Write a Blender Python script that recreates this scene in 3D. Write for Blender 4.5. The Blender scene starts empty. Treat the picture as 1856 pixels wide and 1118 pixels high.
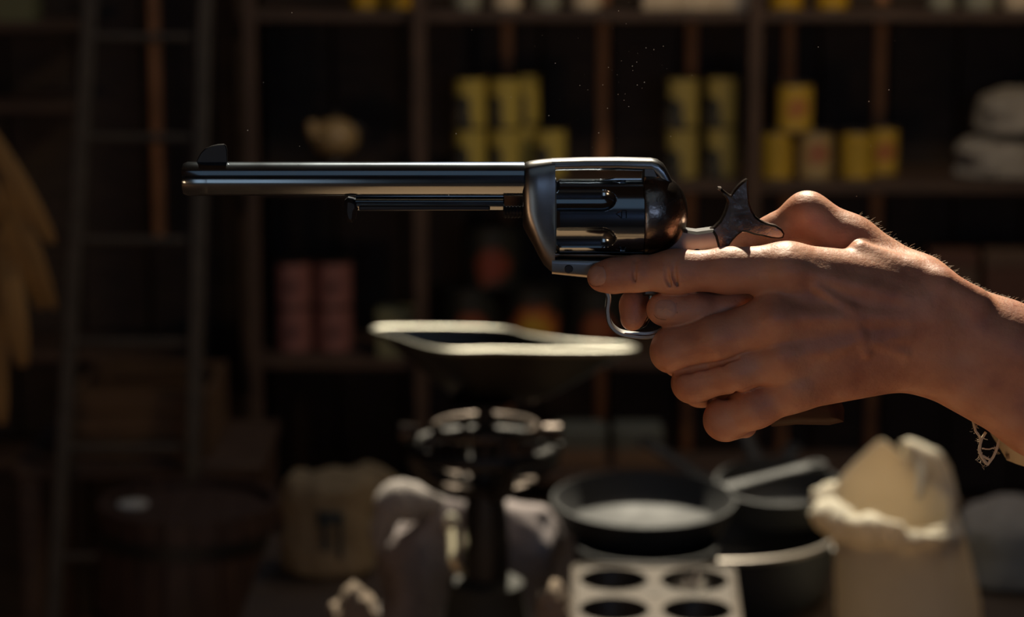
import bpy, math, random
import numpy as np
from mathutils import Vector, Matrix, noise
random.seed(7)
D = bpy.data
C = bpy.context.scene.collection
PI = math.pi

# ------------------------------------------------------------------ camera, world, sun, area lights, exposure
F = 4382.0                       # focal length in pixels of a 1856 px wide frame
TH = math.radians(10.5)          # the camera looks slightly down
DIST = 1.35
P0 = Vector((0, 0, 1.62))        # point of the revolver in the middle of the frame
CAM = P0 - Vector((0, math.cos(TH), -math.sin(TH))) * DIST
cd = D.cameras.new('camera'); cam = D.objects.new('camera', cd); C.objects.link(cam)
cd.sensor_width = 36.0; cd.lens = 36.0 * F / 1856.0
cam.location = CAM; cam.rotation_euler = (PI / 2 - TH, 0, 0)
cd.dof.use_dof = True; cd.dof.focus_distance = DIST - 0.012; cd.dof.aperture_fstop = 7.2
cd.dof.aperture_blades = 0
cd.clip_start = 0.05
bpy.context.scene.camera = cam

w = D.worlds.new('world'); bpy.context.scene.world = w; w.use_nodes = True
bg = w.node_tree.nodes['Background']
bg.inputs[0].default_value = (0.50, 0.70, 1.0, 1); bg.inputs[1].default_value = 0.6

sd = D.lights.new('sun', 'SUN'); sun = D.objects.new('sun', sd); C.objects.link(sun)
SUN = Vector((0.02, 0.64, 0.77)).normalized()      # towards the sun: straight behind the shop, high
sun.rotation_euler = SUN.to_track_quat('Z', 'Y').to_euler()
sun.location = (-1.5, 3, 5)
sd.energy = 7.8; sd.color = (1.0, 0.90, 0.70); sd.angle = math.radians(0.6)

def area(name, loc, target, sx, sy, e, col):
    l = D.lights.new(name, 'AREA'); o = D.objects.new(name, l); C.objects.link(o)
    l.shape = 'RECTANGLE'; l.size = sx; l.size_y = sy; l.energy = e; l.color = col
    o.location = loc
    o.rotation_euler = (Vector(loc) - Vector(target)).to_track_quat('Z', 'Y').to_euler()
    return l
# added cool fills behind the camera, standing in for unseen shop front daylight
area('front_fill_high_light', (1.3, -3.9, 2.3), (0.2, 1.5, 1.2), 1.2, 0.8, 8.0, (0.40, 0.60, 1.0))
area('front_fill_low_light', (-1.1, -3.9, 1.0), (0.2, 2.5, 1.2), 0.9, 1.6, 4.5, (0.66, 0.80, 0.90))
# added dim blue panel under the closed ceiling, for reflections on the steel
area('front_ceiling_fill_light', (0.05, -1.5, 3.08), (0.05, -1.5, 0), 1.8, 1.5, 1.6, (0.50, 0.74, 0.95))
# added warm fill for the shelves, high between table and shelves
area('shelf_fill_light', (0.9, 2.6, 2.85), (0.3, 4.1, 1.0), 0.5, 0.3, 9.0, (1.0, 0.74, 0.46))
area('warm_fill_light', (-2.2, -2.6, 0.8), (0.3, 2.0, 1.1), 0.6, 0.5, 9.5, (1.0, 0.58, 0.30))  # added warm fill for the hand, low on the left behind the camera
# sky light entering by the long roof light
RX0, RX1, RY0, RY1, HC = -0.20, 0.69, 0.95, 4.38, 3.12
pl = area('rooflight_portal', ((RX0 + RX1) / 2, (RY0 + RY1) / 2, HC), ((RX0 + RX1) / 2, (RY0 + RY1) / 2, 0), RX1 - RX0, RY1 - RY0, 1.0, (1, 1, 1))
pl.cycles.is_portal = True

vs = bpy.context.scene.view_settings
vs.view_transform = 'Standard'; vs.look = 'None'; vs.gamma = 1; vs.use_curve_mapping = False
vs.exposure = 0.06
bpy.context.scene.display_settings.display_device = 'sRGB'

# ------------------------------------------------------------------ helpers
UPV = Vector((0, math.sin(TH), math.cos(TH))); FWD = Vector((0, math.cos(TH), -math.sin(TH)))
def ray(px, py):
    return FWD + Vector((1, 0, 0)) * ((px - 928) / F) + UPV * ((559 - py) / F)
def V(px, py, Y):
    """point of the place seen at that spot of the photograph, on the upright plane y = Y"""
    d = ray(px, py); return CAM + d * ((Y - CAM.y) / d.y)
def Hz(px, py, z):
    d = ray(px, py); return CAM + d * ((z - CAM.z) / d.z)
def S(Y, py=559):
    d = ray(928, py); return (Y - CAM.y) / d.y / F

class MB:
    def __init__(s): s.v = []; s.f = []
    def add(s, vs_, fs):
        o = len(s.v); s.v += [tuple(v) for v in vs_]; s.f += [tuple(i + o for i in f) for f in fs]; return s
    def box(s, c, d, rot=None, b=0.0):
        c = Vector(c); hx, hy, hz = d[0] / 2, d[1] / 2, d[2] / 2
        b = min(b, hx * .9, hy * .9, hz * .9)
        if b <= 0:
            vs_ = [Vector((x, y, z)) for z in (-hz, hz) for x, y in ((-hx, -hy), (hx, -hy), (hx, hy), (-hx, hy))]
            fs = [(3, 2, 1, 0), (4, 5, 6, 7)] + [(i, (i + 1) % 4, (i + 1) % 4 + 4, i + 4) for i in range(4)]
        else:
            def ring(ix, z): 
                x, y = hx - ix, hy - ix; q = b if ix == 0 else 0
                return [Vector(p) for p in ((-x + q, -y, z), (x - q, -y, z), (x, -y + q, z), (x, y - q, z), (x - q, y, z), (-x + q, y, z), (-x, y - q, z), (-x, -y + q, z))]
            def ring2(z):
                x, y = hx - b, hy - b; e = b * .4
                return [Vector(p) for p in ((-x + e, -y, z), (x - e, -y, z), (x, -y + e, z), (x, y - e, z), (x - e, y, z), (-x + e, y, z), (-x, y - e, z), (-x, -y + e, z))]
            rs = [ring2(-hz), ring(0, -hz + b), ring(0, hz - b), ring2(hz)]
            vs_ = sum(rs, [])
            fs = [tuple(range(7, -1, -1)), tuple(range(24, 32))]
            for r in range(3):
                for i in range(8):
                    j = (i + 1) % 8; fs.append((r * 8 + i, r * 8 + j, r * 8 + 8 + j, r * 8 + 8 + i))
        if rot is not None: vs_ = [rot @ v for v in vs_]
        return s.add([v + c for v in vs_], fs)
    def rings(s, rings, cap0=True, cap1=True, closed=False):
        n = len(rings[0]); vs_ = [p for r in rings for p in r]; fs = []
        m = len(rings)
        for a in range(m if closed else m - 1):
            b = (a + 1) % m
            for i in range(n):
                j = (i + 1) % n
                fs.append((a * n + i, a * n + j, b * n + j, b * n + i))
        if cap0 and not closed: fs.append(tuple(range(n - 1, -1, -1)))
        if cap1 and not closed: fs.append(tuple(range((m - 1) * n, m * n)))
        return s.add(vs_, fs)
    def lathe(s, prof, c=(0, 0, 0), axis='z', n=32, sy=1.0, cap0=True, cap1=True, closed=False):
        c = Vector(c); rs = []
        for r, h in prof:
            ring = []
            for i in range(n):
                t = 2 * PI * i / n; a, b = r * math.cos(t), r * math.sin(t)
                if axis == 'z': ring.append(c + Vector((a, b * sy, h)))
                elif axis == 'x': ring.append(c + Vector((h, a * sy, b)))
                else: ring.append(c + Vector((b, h, a * sy)))
            rs.append(ring)
        return s.rings(rs, cap0, cap1, closed)
    def tube(s, pts, r, n=10, closed=False, flat=1.0, up=None):
        pts = [Vector(p) for p in pts]; m = len(pts)
        rr = r if isinstance(r, (list, tuple)) else [r] * m
        rs = []; prev = None
        for i in range(m):
            if closed: t = pts[(i + 1) % m] - pts[i - 1]
            else: t = pts[min(i + 1, m - 1)] - pts[max(i - 1, 0)]
            t.normalize()
            if up is not None: a = t.cross(Vector(up))
            elif prev is None: a = t.cross(Vector((0, 0, 1)) if abs(t.z) < .9 else Vector((1, 0, 0)))
            else: a = prev - t * prev.dot(t)
            a.normalize(); prev = a; b = t.cross(a)
            rs.append([pts[i] + a * (math.cos(2 * PI * k / n) * rr[i]) + b * (math.sin(2 * PI * k / n) * rr[i] * flat) for k in range(n)])
        return s.rings(rs, True, True, closed)
    def prism(s, poly, y0, y1, ch=0.0):
        """outline of Vectors in an x-z plane, given depth along y, chamfered edges"""
        n = len(poly); xz = [(p.x, p.z) for p in poly]
        ar = sum(xz[i][0] * xz[(i + 1) % n][1] - xz[(i + 1) % n][0] * xz[i][1] for i in range(n))
        if ar < 0: xz.reverse()
        inn = []
        for i in range(n):
            p, q, r = xz[i - 1], xz[i], xz[(i + 1) % n]
            e1 = Vector((q[0] - p[0], q[1] - p[1])).normalized(); e2 = Vector((r[0] - q[0], r[1] - q[1])).normalized()
            nn = Vector((-e1.y - e2.y, e1.x + e2.x))
            if nn.length < 1e-6: nn = Vector((-e1.y, e1.x))
            nn.normalize(); inn.append((q[0] + nn.x * ch, q[1] + nn.y * ch))
        if ch > 0:
            rs = [[(x, y0, z) for x, z in inn], [(x, y0 + ch, z) for x, z in xz], [(x, y1 - ch, z) for x, z in xz], [(x, y1, z) for x, z in inn]]
        else:
            rs = [[(x, y0, z) for x, z in xz], [(x, y1, z) for x, z in xz]]
        return s.rings(rs)

CUR = [Vector((0, 0, 0)), None]
def tag(o, label=None, cat=None, group=None, kind=None):
    if label: o['label'] = label
    if cat: o['category'] = cat
    if group: o['group'] = group
    if kind: o['kind'] = kind
    return o
def thing(name, label, cat, loc, group=None):
    o = D.objects.new(name, None); C.objects.link(o); o.location = loc; o.empty_display_size = .02
    tag(o, label, cat, group); return o
def obj(name, mb, mat, parent=None, sharp=40, origin=None, smooth=True):
    """links the collected geometry (given in world coordinates) as one mesh object"""
    org = Vector(origin) if origin is not None else Vector((0, 0, 0))
    pw = Vector((0, 0, 0)); q = parent
    while q is not None: pw = pw + q.location; q = q.parent
    if origin is None: org = pw
    me = D.meshes.new(name); me.from_pydata([(v[0] - org.x, v[1] - org.y, v[2] - org.z) for v in mb.v], [], mb.f)
    me.materials.append(mat); me.validate(); me.update()
    if smooth:
        me.polygons.foreach_set('use_smooth', [True] * len(me.polygons))
        if sharp: me.set_sharp_from_angle(angle=math.radians(sharp))
    o = D.objects.new(name, me); C.objects.link(o)
    if parent is not None: o.parent = parent
    o.location = org - pw
    return o
def dup(root, loc, label=None, group=None, rotz=None, scale=None):
    r = root.copy(); C.objects.link(r); r.location = loc
    if rotz is not None: r.rotation_euler = (0, 0, rotz)
    if scale is not None: r.scale = scale
    if label: r['label'] = label
    if group: r['group'] = group
    for ch in list(root.children):
        c = ch.copy(); C.objects.link(c); c.parent = r
        for g in ch.children:
            e = g.copy(); C.objects.link(e); e.parent = c
    return r

class M:
    """small node builder around one principled shader"""
    def __init__(s, name, col, rough=.6, metal=0.0, spec=None):
        s.m = D.materials.new(name); s.m.use_nodes = True; s.t = s.m.node_tree; s.p = s.t.nodes['Principled BSDF']
        s.p.inputs['Base Color'].default_value = (*col, 1); s.p.inputs['Roughness'].default_value = rough
        s.p.inputs['Metallic'].default_value = metal
        if spec is not None: s.p.inputs['Specular IOR Level'].default_value = spec
        s.col = col; s.tc = s.t.nodes.new('ShaderNodeTexCoord')
    def node(s, ty, **k):
        n = s.t.nodes.new(ty)
        for a, b in k.items(): setattr(n, a, b)
        return n
    def link(s, a, b): s.t.links.new(a, b)
    def noise(s, scale, detail=4, stretch=(1, 1, 1), rough=.55):
        mp = s.node('ShaderNodeMapping'); mp.inputs['Scale'].default_value = stretch
        s.link(s.tc.outputs['Object'], mp.inputs[0])
        n = s.node('ShaderNodeTexNoise'); n.inputs['Scale'].default_value = scale; n.inputs['Detail'].default_value = detail
        n.inputs['Roughness'].default_value = rough
        s.link(mp.outputs[0], n.inputs['Vector']); return n.outputs[0]
    def ramp(s, fac, stops):
        r = s.node('ShaderNodeValToRGB'); e = r.color_ramp.elements
        while len(e) < len(stops): e.new(.5)
        for i, (p, c) in enumerate(stops): e[i].position = p; e[i].color = (*c, 1)
        s.link(fac, r.inputs[0]); return r.outputs[0]
    def color(s, sock): s.link(sock, s.p.inputs['Base Color']); return s
    def mottled(s, scale, amt, stretch=(1, 1, 1)):
        a = tuple(max(0, c * (1 - amt)) for c in s.col); b = tuple(min(1, c * (1 + amt)) for c in s.col)
        return s.color(s.ramp(s.noise(scale, 5, stretch), [(.3, a), (.7, b)]))
    def bump(s, scale, strength, dist=.001, stretch=(1, 1, 1), detail=4):
        b = s.node('ShaderNodeBump'); b.inputs['Strength'].default_value = strength; b.inputs['Distance'].default_value = dist
        s.link(s.noise(scale, detail, stretch), b.inputs['Height']); s.link(b.outputs[0], s.p.inputs['Normal']); return s
    def roughmap(s, scale, lo, hi):
        r = s.node('ShaderNodeMapRange'); r.inputs[3].default_value = lo; r.inputs[4].default_value = hi
        s.link(s.noise(scale), r.inputs[0]); s.link(r.outputs[0], s.p.inputs['Roughness']); return s

WOOD_DARK = M('dark_shop_wood', (.050, .034, .024), .7).mottled(14, .5, (1, 1, 8)).bump(40, .3, .002, (1, 1, 8)).m
WOOD_SHELF = M('shelf_wood', (.075, .045, .030), .65).mottled(10, .4, (1, 6, 6)).bump(30, .3, .002, (1, 6, 6)).m
WOOD_POST = M('post_wood', (.085, .050, .032), .65).mottled(12, .4, (8, 8, 1)).bump(30, .3, .002, (8, 8, 1)).m
WOOD_BATTEN = M('batten_wood', (.60, .29, .125), .65).mottled(12, .35, (8, 8, 1)).m
WOOD_LADDER = M('ladder_wood', (.055, .045, .035), .7).mottled(12, .4, (8, 8, 1)).m
WOOD_CRATE = M('crate_wood', (.11, .060, .028), .75).mottled(9, .4, (1, 6, 6)).bump(30, .4, .002, (1, 6, 6)).m
WOOD_TABLE = M('table_wood', (.055, .036, .024), .6).mottled(9, .4, (1, 8, 8)).bump(25, .3, .002, (1, 8, 8)).m
FLOORM = M('floor_boards', (.46, .27, .14), .7).mottled(6, .35, (1, 10, 1)).m
PLASTER = M('wall_plaster', (.16, .11, .075), .9).mottled(5, .2).m
CEILM = M('ceiling_boards', (.10, .07, .05), .9).mottled(5, .2).m

# ------------------------------------------------------------------ room shell
def struct(name, mb, m): return tag(obj(name, mb, m, sharp=30), kind='structure')
WX0, WX1, WY0, WY1 = -3.2, 3.2, -4.1, 4.62
fl = thing('floor', None, None, (0, 0, 0)); tag(fl, kind='structure')
obj('subfloor', MB().box((0, .26, -.07), (6.4, 8.72, .06)), WOOD_DARK, fl)
brd = None
for i in range(32):
    x = WX0 + .1 + i * .2
    if brd is None:
        brd = obj('floor_board', MB().box((0, .26, -.02), (.196, 8.7, .04), b=.003), FLOORM, fl, origin=(x, 0, 0)); brd.location = (x, 0, 0)
        me0 = brd.data
        for v in me0.vertices: v.co.x += x
    else:
        b2 = brd.copy(); C.objects.link(b2); b2.location = (x, 0, -random.random() * .001)
wb = thing('wall_back', None, None, (0, WY1, 0)); tag(wb, kind='structure')
obj('wall_panel', MB().box((0, WY1 + .04, 1.5), (6.56, .08, 3.24)), PLASTER, wb)
struct('wall_left', MB().box((WX0 - .04, .26, 1.5), (.08, 8.88, 3.24)), PLASTER)
struct('wall_right', MB().box((WX1 + .04, .26, 1.5), (.08, 8.88, 3.24)), PLASTER)
struct('wall_front', MB().box((0, WY0 - .04, 1.5), (6.56, .08, 3.24)), PLASTER)
cm = MB(); zc = HC + .05
cm.box(((WX0 + RX0) / 2, .26, zc), (RX0 - WX0, 8.9, .08)).box(((WX1 + RX1) / 2, .26, zc), (WX1 - RX1, 8.9, .08))
cm.box(((RX0 + RX1) / 2, (WY0 + RY0) / 2, zc), (RX1 - RX0, RY0 - WY0, .08)).box(((RX0 + RX1) / 2, (WY1 + RY1) / 2 + .1, zc), (RX1 - RX0, WY1 - RY1 + .2, .08))
struct('ceiling', cm, CEILM)

# ------------------------------------------------------------------ wall shelving
YS = 4.05; SS = S(YS, 330); YBK = 4.42
zA, zB, zC = V(928, 22, YS).z, V(928, 334, YS).z, V(928, 652, YS).z
zD = zC - (zB - zC); zE = zA + .38
XL = V(452, 400, YS).x
sh = thing('wall_shelving', 'long dark wooden wall shelving with upright posts behind the revolver, filled with tins and sacks', 'shelving', (.5, 4.2, 0))
XR = 2.3
for k, z in enumerate((zE, zA, zB, zC, zD, .14)):
    obj('shelf_board', MB().box(((XL + XR) / 2, (YS + YBK) / 2, z - .011), (XR - XL, YBK - YS, .022), b=.003), WOOD_SHELF, sh)
PX = [460, 762, 1362, 1960]
for p in PX:
    x = V(p, 400, YS).x
    obj('post', MB().box((x, YS - .018, 1.15), (.030, .034, 2.3), b=.004), WOOD_POST, sh)
x = XL; i = 0
while x < XR:                                    # back boards, separate planks with open joints
    wd = .165
    obj('back_board', MB().box((x + wd / 2, YBK + .012 + .003 * (i % 2), 1.15), (wd - .006, .018, 2.3), b=.003), WOOD_DARK, sh)
    x += wd; i += 1
for p in (920, 1092, 1252, 1428, 1592):
    x = V(p, 200, YBK).x
    obj('batten', MB().box((x, YBK - .012, 1.15), (.026, .024, 2.28), b=.003), WOOD_BATTEN, sh)

# the recess left of the shelving, with its own shallow shelves and a bright batten
rc = thing('side_cupboard', 'dark open cupboard of shallow shelves at the left, behind the ladder', 'cupboard', (-1.0, 4.3, 0))
xa, xb = -2.2, XL - .03
x = xa
while x < xb - .02:
    wd = min(.165, xb - x)
    obj('back_board', MB().box((x + wd / 2, YBK + .05, 1.15), (wd - .006, .018, 2.3), b=.003), WOOD_DARK, rc); x += .165
for py, x1p in ((40, 150), (188, 130), (640, 380), (835, 400)):
    z = V(100, py, 4.2).z; x1 = V(x1p, py, 4.2).x
    obj('shelf_board', MB().box(((xa + x1) / 2, 4.33, z - .011), (x1 - xa, .24, .022), b=.003), WOOD_SHELF, rc)
obj('batten', MB().box((V(279, 140, 4.3).x, 4.33, 1.45), (.026, .02, .95), b=.003), WOOD_BATTEN, rc)
obj('side_panel', MB().box((xb + .008, 4.28, 1.15), (.016, .36, 2.3), b=.003), WOOD_DARK, rc)
obj('side_panel', MB().box((xa - .008, 4.28, 1.15), (.016, .36, 2.3), b=.003), WOOD_DARK, rc)

# ------------------------------------------------------------------ ladder
def bar(mb, a, b, w, d):
    a, b = Vector(a), Vector(b); t = (b - a); L = t.length; t.normalize()
    sx = Vector((1, 0, 0)); sx = (sx - t * sx.dot(t)).normalized(); sy = t.cross(sx)
    R = Matrix((sx, sy, t)).transposed()
    return mb.box((a + b) / 2, (w, d, L), R, .004)
lad = thing('ladder', 'dark wooden ladder leaning against the shelves at the left', 'ladder', (-.8, 3.5, 0))
def railpt(p0, p1, t): return V(p0[0] + (p1[0] - p0[0]) * t, p0[1] + (p1[1] - p0[1]) * t, 3.80 + (3.50 - 3.80) * t)
La, Lb = (163, 0), (98, 1118)
Ra, Rb = (372, 0), (342, 1118)
for a, b in ((La, Lb), (Ra, Rb)):
    A, B = railpt(a, b, 0), railpt(a, b, 1); d = (B - A)
    A2 = A - d * .10; B2 = A + d * ((A.z - .0) / (A.z - B.z))
    obj('rail', bar(MB(), A2, B2, .029, .045), WOOD_LADDER, lad)
for py in (68, 250, 436, 620, 812, 1010):
    t = py / 1118
    A, B = railpt(La, Lb, t), railpt(Ra, Rb, t); B.z = A.z
    obj('rung', MB().tube([A, B], .0095, 12), WOOD_LADDER, lad)

# ------------------------------------------------------------------ goods on the shelves
def patch_can(name, base, dark, pale, seed):
    """paper label: base colour with a dark diagonal print and a pale foot band"""
    m = M(name, base, .55)
    sep = m.node('ShaderNodeSeparateXYZ'); m.link(m.tc.outputs['Object'], sep.inputs[0])
    a = m.node('ShaderNodeMath', operation='MULTIPLY_ADD'); m.link(sep.outputs[2], a.inputs[0]); a.inputs[1].default_value = 5.0
    b = m.node('ShaderNodeMath', operation='MULTIPLY_ADD'); m.link(sep.outputs[0], b.inputs[0]); b.inputs[1].default_value = 11.0
    nm = m.node('ShaderNodeMath', operation='MULTIPLY'); m.link(m.noise(22 + seed, 1), nm.inputs[0]); nm.inputs[1].default_value = 1.1
    m.link(nm.outputs[0], b.inputs[2]); m.link(b.outputs[0], a.inputs[2])
    m.color(m.ramp(a.outputs[0], [(.30, pale), (.42, dark), (.66, dark), (.74, base)]))
    return m.m
def fruit_mat(name, ground, c1, c2, cz, rad):
    """dark label with a round printed fruit on the front"""
    m = M(name, ground, .5)
    mp = m.node('ShaderNodeMapping'); mp.inputs['Location'].default_value = (0, 0, -cz); mp.inputs['Scale'].default_value = (1, .2, 1)
    m.link(m.tc.outputs['Object'], mp.inputs[0])
    ln = m.node('ShaderNodeVectorMath', operation='LENGTH'); m.link(mp.outputs[0], ln.inputs[0])
    nz = m.node('ShaderNodeMath', operation='MULTIPLY_ADD'); m.link(m.noise(30, 2), nz.inputs[0]); nz.inputs[1].default_value = rad * .9
    m.link(ln.outputs['Value'], nz.inputs[2])
    dv = m.node('ShaderNodeMath', operation='DIVIDE'); m.link(nz.outputs[0], dv.inputs[0]); dv.inputs[1].default_value = rad * 2
    m.color(m.ramp(dv.outputs[0], [(.35, c1), (.62, c2), (.78, ground)]))
    return m.m
TIN = M('tin_lid', (.42, .40, .36), .38, 1).m
DARKTIN = M('dark_tin', (.02, .02, .018), .45, .4).m
YEL = M('yellow_label', (.54, .35, .035), .5).mottled(18, .15).m
YELRED = fruit_mat('yellow_label_red_print', (.62, .40, .05), (.42, .12, .05), (.55, .24, .06), .055, .026)
TANRED = fruit_mat('tan_label_red_print', (.46, .33, .14), (.40, .10, .06), (.42, .20, .09), .06, .028)
YDARK = patch_can('yellow_label_dark_print', (.54, .42, .085), (.045, .05, .045), (.22, .18, .12), 0)
YDARK2 = patch_can('dim_yellow_label_dark_print', (.42, .33, .09), (.04, .045, .04), (.18, .16, .12), 3)
PINK = fruit_mat('pink_label', (.27, .115, .10), (.04, .016, .016), (.25, .105, .095), .05, .028)
PALE = M('pale_greenish_glaze', (.33, .33, .24), .5).mottled(20, .2).m
CREAM = M('cream_paper', (.75, .62, .42), .6).mottled(20, .15).m
OCHRE = M('ochre_paper', (.58, .34, .015), .5).mottled(16, .2).m
OLIVE = M('olive_box', (.20, .20, .11), .6).m

GRP = {}
def can(px0, px1, h_px, z, Y, mat, label, group, lid=TIN, zoff=0.0, name='tin_can'):
    key = (mat.name, round((px1 - px0) / 2), round(h_px / 4), name)
    x = V((px0 + px1) / 2, 330, Y).x; r = (px1 - px0) / 2 * S(Y, 330); h = h_px * S(Y, 330)
    loc = Vector((x, Y, z + zoff))
    if key in GRP: return dup(GRP[key], loc, label, group), h
    t = thing(name, label, 'can', loc, group)
    obj('body', MB().lathe([(r * .97, .001), (r, .002), (r, h - .002), (r * .97, h - .001)], loc, n=32), mat, t)
    for zz in (0, h - .004):
        obj('rim', MB().lathe([(r * .98, zz), (r * 1.025, zz + .001), (r * 1.025, zz + .003), (r * .98, zz + .004)], loc, n=32), lid, t)
    obj('lid', MB().lathe([(r * .3, h - .003), (r * .9, h - .003), (r * .94, h - .0015)], loc, n=32), lid, t)
    GRP[key] = t; return t, h
def carton(px0, px1, h_px, z, Y, mat, label, group=None, dep=.09, lidmat=None, zoff=0, name='box', ry=0):
    x = V((px0 + px1) / 2, 330, Y).x; wd = (px1 - px0) * S(Y, 330); h = h_px * S(Y, 330)
    loc = Vector((x, Y, z + zoff)); t = thing(name, label, 'box', loc, group)
    obj('body', MB().box(loc + Vector((0, 0, h * .42)), (wd, dep, h * .84), b=.003), mat, t)
    obj('lid', MB().box(loc + Vector((0, 0, h * .92)), (wd + .003, dep + .003, h * .16), b=.003), lidmat or mat, t)
    return t, h

YG = 4.16
G1 = 'goods on the top shelf'
def tin(px0, px1, mat, label, h=105, Y=YG): return can(px0, px1, h, zA, Y, mat, label, G1)
tin(640, 692, OCHRE, 'left of the two ochre yellow tins on the top shelf above the revolver barrel')
tin(700, 748, OCHRE, 'right of the two ochre yellow tins on the top shelf above the revolver barrel')
for k, (a, b, m, l) in enumerate(((822, 872, PALE, 'first from left of four pale jars on the top shelf'),
        (892, 944, CREAM, 'second from left of four pale jars on the top shelf'),
        (966, 1014, PALE, 'third from left of four pale jars on the top shelf'),
        (1034, 1086, CREAM, 'fourth from left of four pale jars on the top shelf'))):
    tin(a, b, m, l)
for k, (a, b) in enumerate(((1160, 1222), (1224, 1288), (1290, 1348))):
    carton(a, b, 105, zA, YG, CREAM, ('left', 'middle', 'right')[k] + ' one of three cream paper packets on the top shelf above the cylinder', G1, name='paper_packet')
tin(1388, 1448, OCHRE, 'left of the two ochre tins on the top shelf above the thumb')
tin(1472, 1530, OCHRE, 'right of the two ochre tins on the top shelf above the thumb')
for k, (a, b, m) in enumerate(((1672, 1720, PALE), (1734, 1792, PALE), (1806, 1860, CREAM))):
    tin(a, b, m, ('left', 'middle', 'right')[k] + ' one of three pale jars at the right end of the top shelf')

G2 = 'yellow tins with dark print on the middle shelf'
def stack(cols, mat, names):
    for (a, b, n, Y), nm in zip(cols, names):
        zo = 0
        for k in range(n):
            lab = nm[k]
            t, h = can(a, b, 92, zB, Y, mat, lab, G2, lid=DARKTIN, zoff=zo); zo += h
            t.rotation_euler = (0, 0, (random.random() - .5) * .5)
stack([(824, 882, 2, YG), (888, 944, 2, YG), (924, 978, 2, YG + .075), (968, 1026, 1, YG)], YDARK,
      [('lower tin of the leftmost yellow and black stack above the barrel', 'upper tin of the leftmost yellow and black stack above the barrel'),
       ('lower tin of the second yellow and black stack from left above the frame', 'upper tin of the second yellow and black stack from left above the frame'),
       ('lower tin of the stack partly hidden behind the second yellow stack', 'upper tin of the stack partly hidden behind the second yellow stack'),
       ('single yellow and black tin, not stacked, right of the left stacks',)])
stack([(1204, 1264, 2, YG), (1276, 1334, 2, YG + .02)], YDARK2,
      [('lower tin of the dim yellow stack right of the glinting top strap', 'upper tin of the dim yellow stack right of the glinting top strap'),
       ('lower tin of the darkest yellow stack, left of the middle post', 'upper tin of the darkest yellow stack, left of the middle post')])
G3 = 'plain yellow tins above the hand'
_, h = can(1378, 1436, 86, zB, YG, YEL, 'left bottom tin of the yellow pyramid above the hammer', G3)
can(1446, 1508, 86, zB, YG, TANRED, 'tan tin with a red print, right bottom of the pyramid above the hand', G3)
can(1406, 1470, 86, zB, YG, YELRED, 'top tin of the yellow pyramid above the hammer, red print', G3, zoff=h)
can(1522, 1582, 86, zB, YG, YEL, 'bright yellow tin standing alone right of the pyramid', G3)
can(1572, 1626, 86, zB, YG + .075, YELRED, 'dim yellow tin half hidden behind the bright yellow one', G3)

G4 = 'pink tins on the lower shelf'
for i, (a, b) in enumerate(((494, 562), (568, 636))):
    zo = 0
    for k in range(2):
        _, h = can(a, b, 84, zC, YG, PINK, '%s tin of the %s column of dull pink tins' % (('lower', 'upper')[k], ('left', 'right')[i]), G4, lid=DARKTIN, zoff=zo); zo += h
FR1 = fruit_mat('dark_label_red_emblem', (.018, .020, .016), (.26, .045, .025), (.15, .035, .015), .052, .046)
FR2 = fruit_mat('dark_label_orange_fruit', (.018, .020, .016), (.30, .10, .03), (.22, .05, .02), .06, .042)
FR3 = fruit_mat('dark_label_yellow_fruit', (.018, .020, .016), (.55, .36, .03), (.45, .12, .03), .055, .060)
G5 = 'dark tins with fruit print'
_, h = can(800, 906, 122, zC, YG, FR2, 'dark tin with small red fruit print behind the scale pan', G5, lid=DARKTIN)
_, h = can(914, 1022, 122, zC, YG, FR3, 'dark tin with a large yellow and red fruit print behind the scale pan', G5, lid=DARKTIN)
can(1030, 1136, 122, zC, YG, FR2, 'dark fruit tin behind the trigger guard', G5, lid=DARKTIN)
can(838, 944, 112, zC, YG, FR1, 'dark tin with red emblem on top of the fruit tins', G5, lid=DARKTIN, zoff=h)
carton(682, 752, 86, zC, YG - .05, OLIVE, 'dull olive yellow box left of the scale pan corner')
REDBR = M('reddish_box', (.11, .05, .032), .6).m
BRN = M('brown_box', (.12, .075, .05), .6).m
carton(1686, 1772, 190, zC, YG, BRN, 'left of two dark boxes above the forearm', 'boxes above the forearm', lidmat=REDBR)
carton(1784, 1868, 190, zC, YG, REDBR, 'right of two dark boxes above the forearm', 'boxes above the forearm', lidmat=BRN)
GREYB = M('grey_green_lid', (.12, .13, .11), .6).m
TANB = M('tan_crate', (.20, .12, .07), .65).m
YL = 3.88; zlow = V(1100, 838, YL).z
# small tan and grey cases on the lowest visible board
lo = thing('low_bench', 'low dark bench in front of the shelves behind the skillets', 'bench', (.2, YL, 0))
obj('top', MB().box((.35, YL, zlow - .012), (.9, .22, .024), b=.003), WOOD_SHELF, lo)
for sx in (-.07, .77):
    obj('leg', MB().box((sx, YL, (zlow - .024) / 2), (.04, .20, zlow - .024), b=.003), WOOD_SHELF, lo)
for k, (a, b) in enumerate(((1010, 1098), (1112, 1200))):
    x = V((a + b) / 2, 800, YL).x; s = S(YL, 800); loc = Vector((x, YL, zlow))
    t = thing('small_case', ('left', 'right')[k] + ' one of two small tan cases with grey tops above the front skillet', 'case', loc, 'small cases')
    obj('body', MB().box(loc + Vector((0, 0, 17 * s)), ((b - a) * s, .10, 34 * s), b=.003), TANB, t)
    obj('lid', MB().box(loc + Vector((0, 0, 52 * s)), ((b - a) * s, .10, 36 * s), b=.004), GREYB, t)

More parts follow.
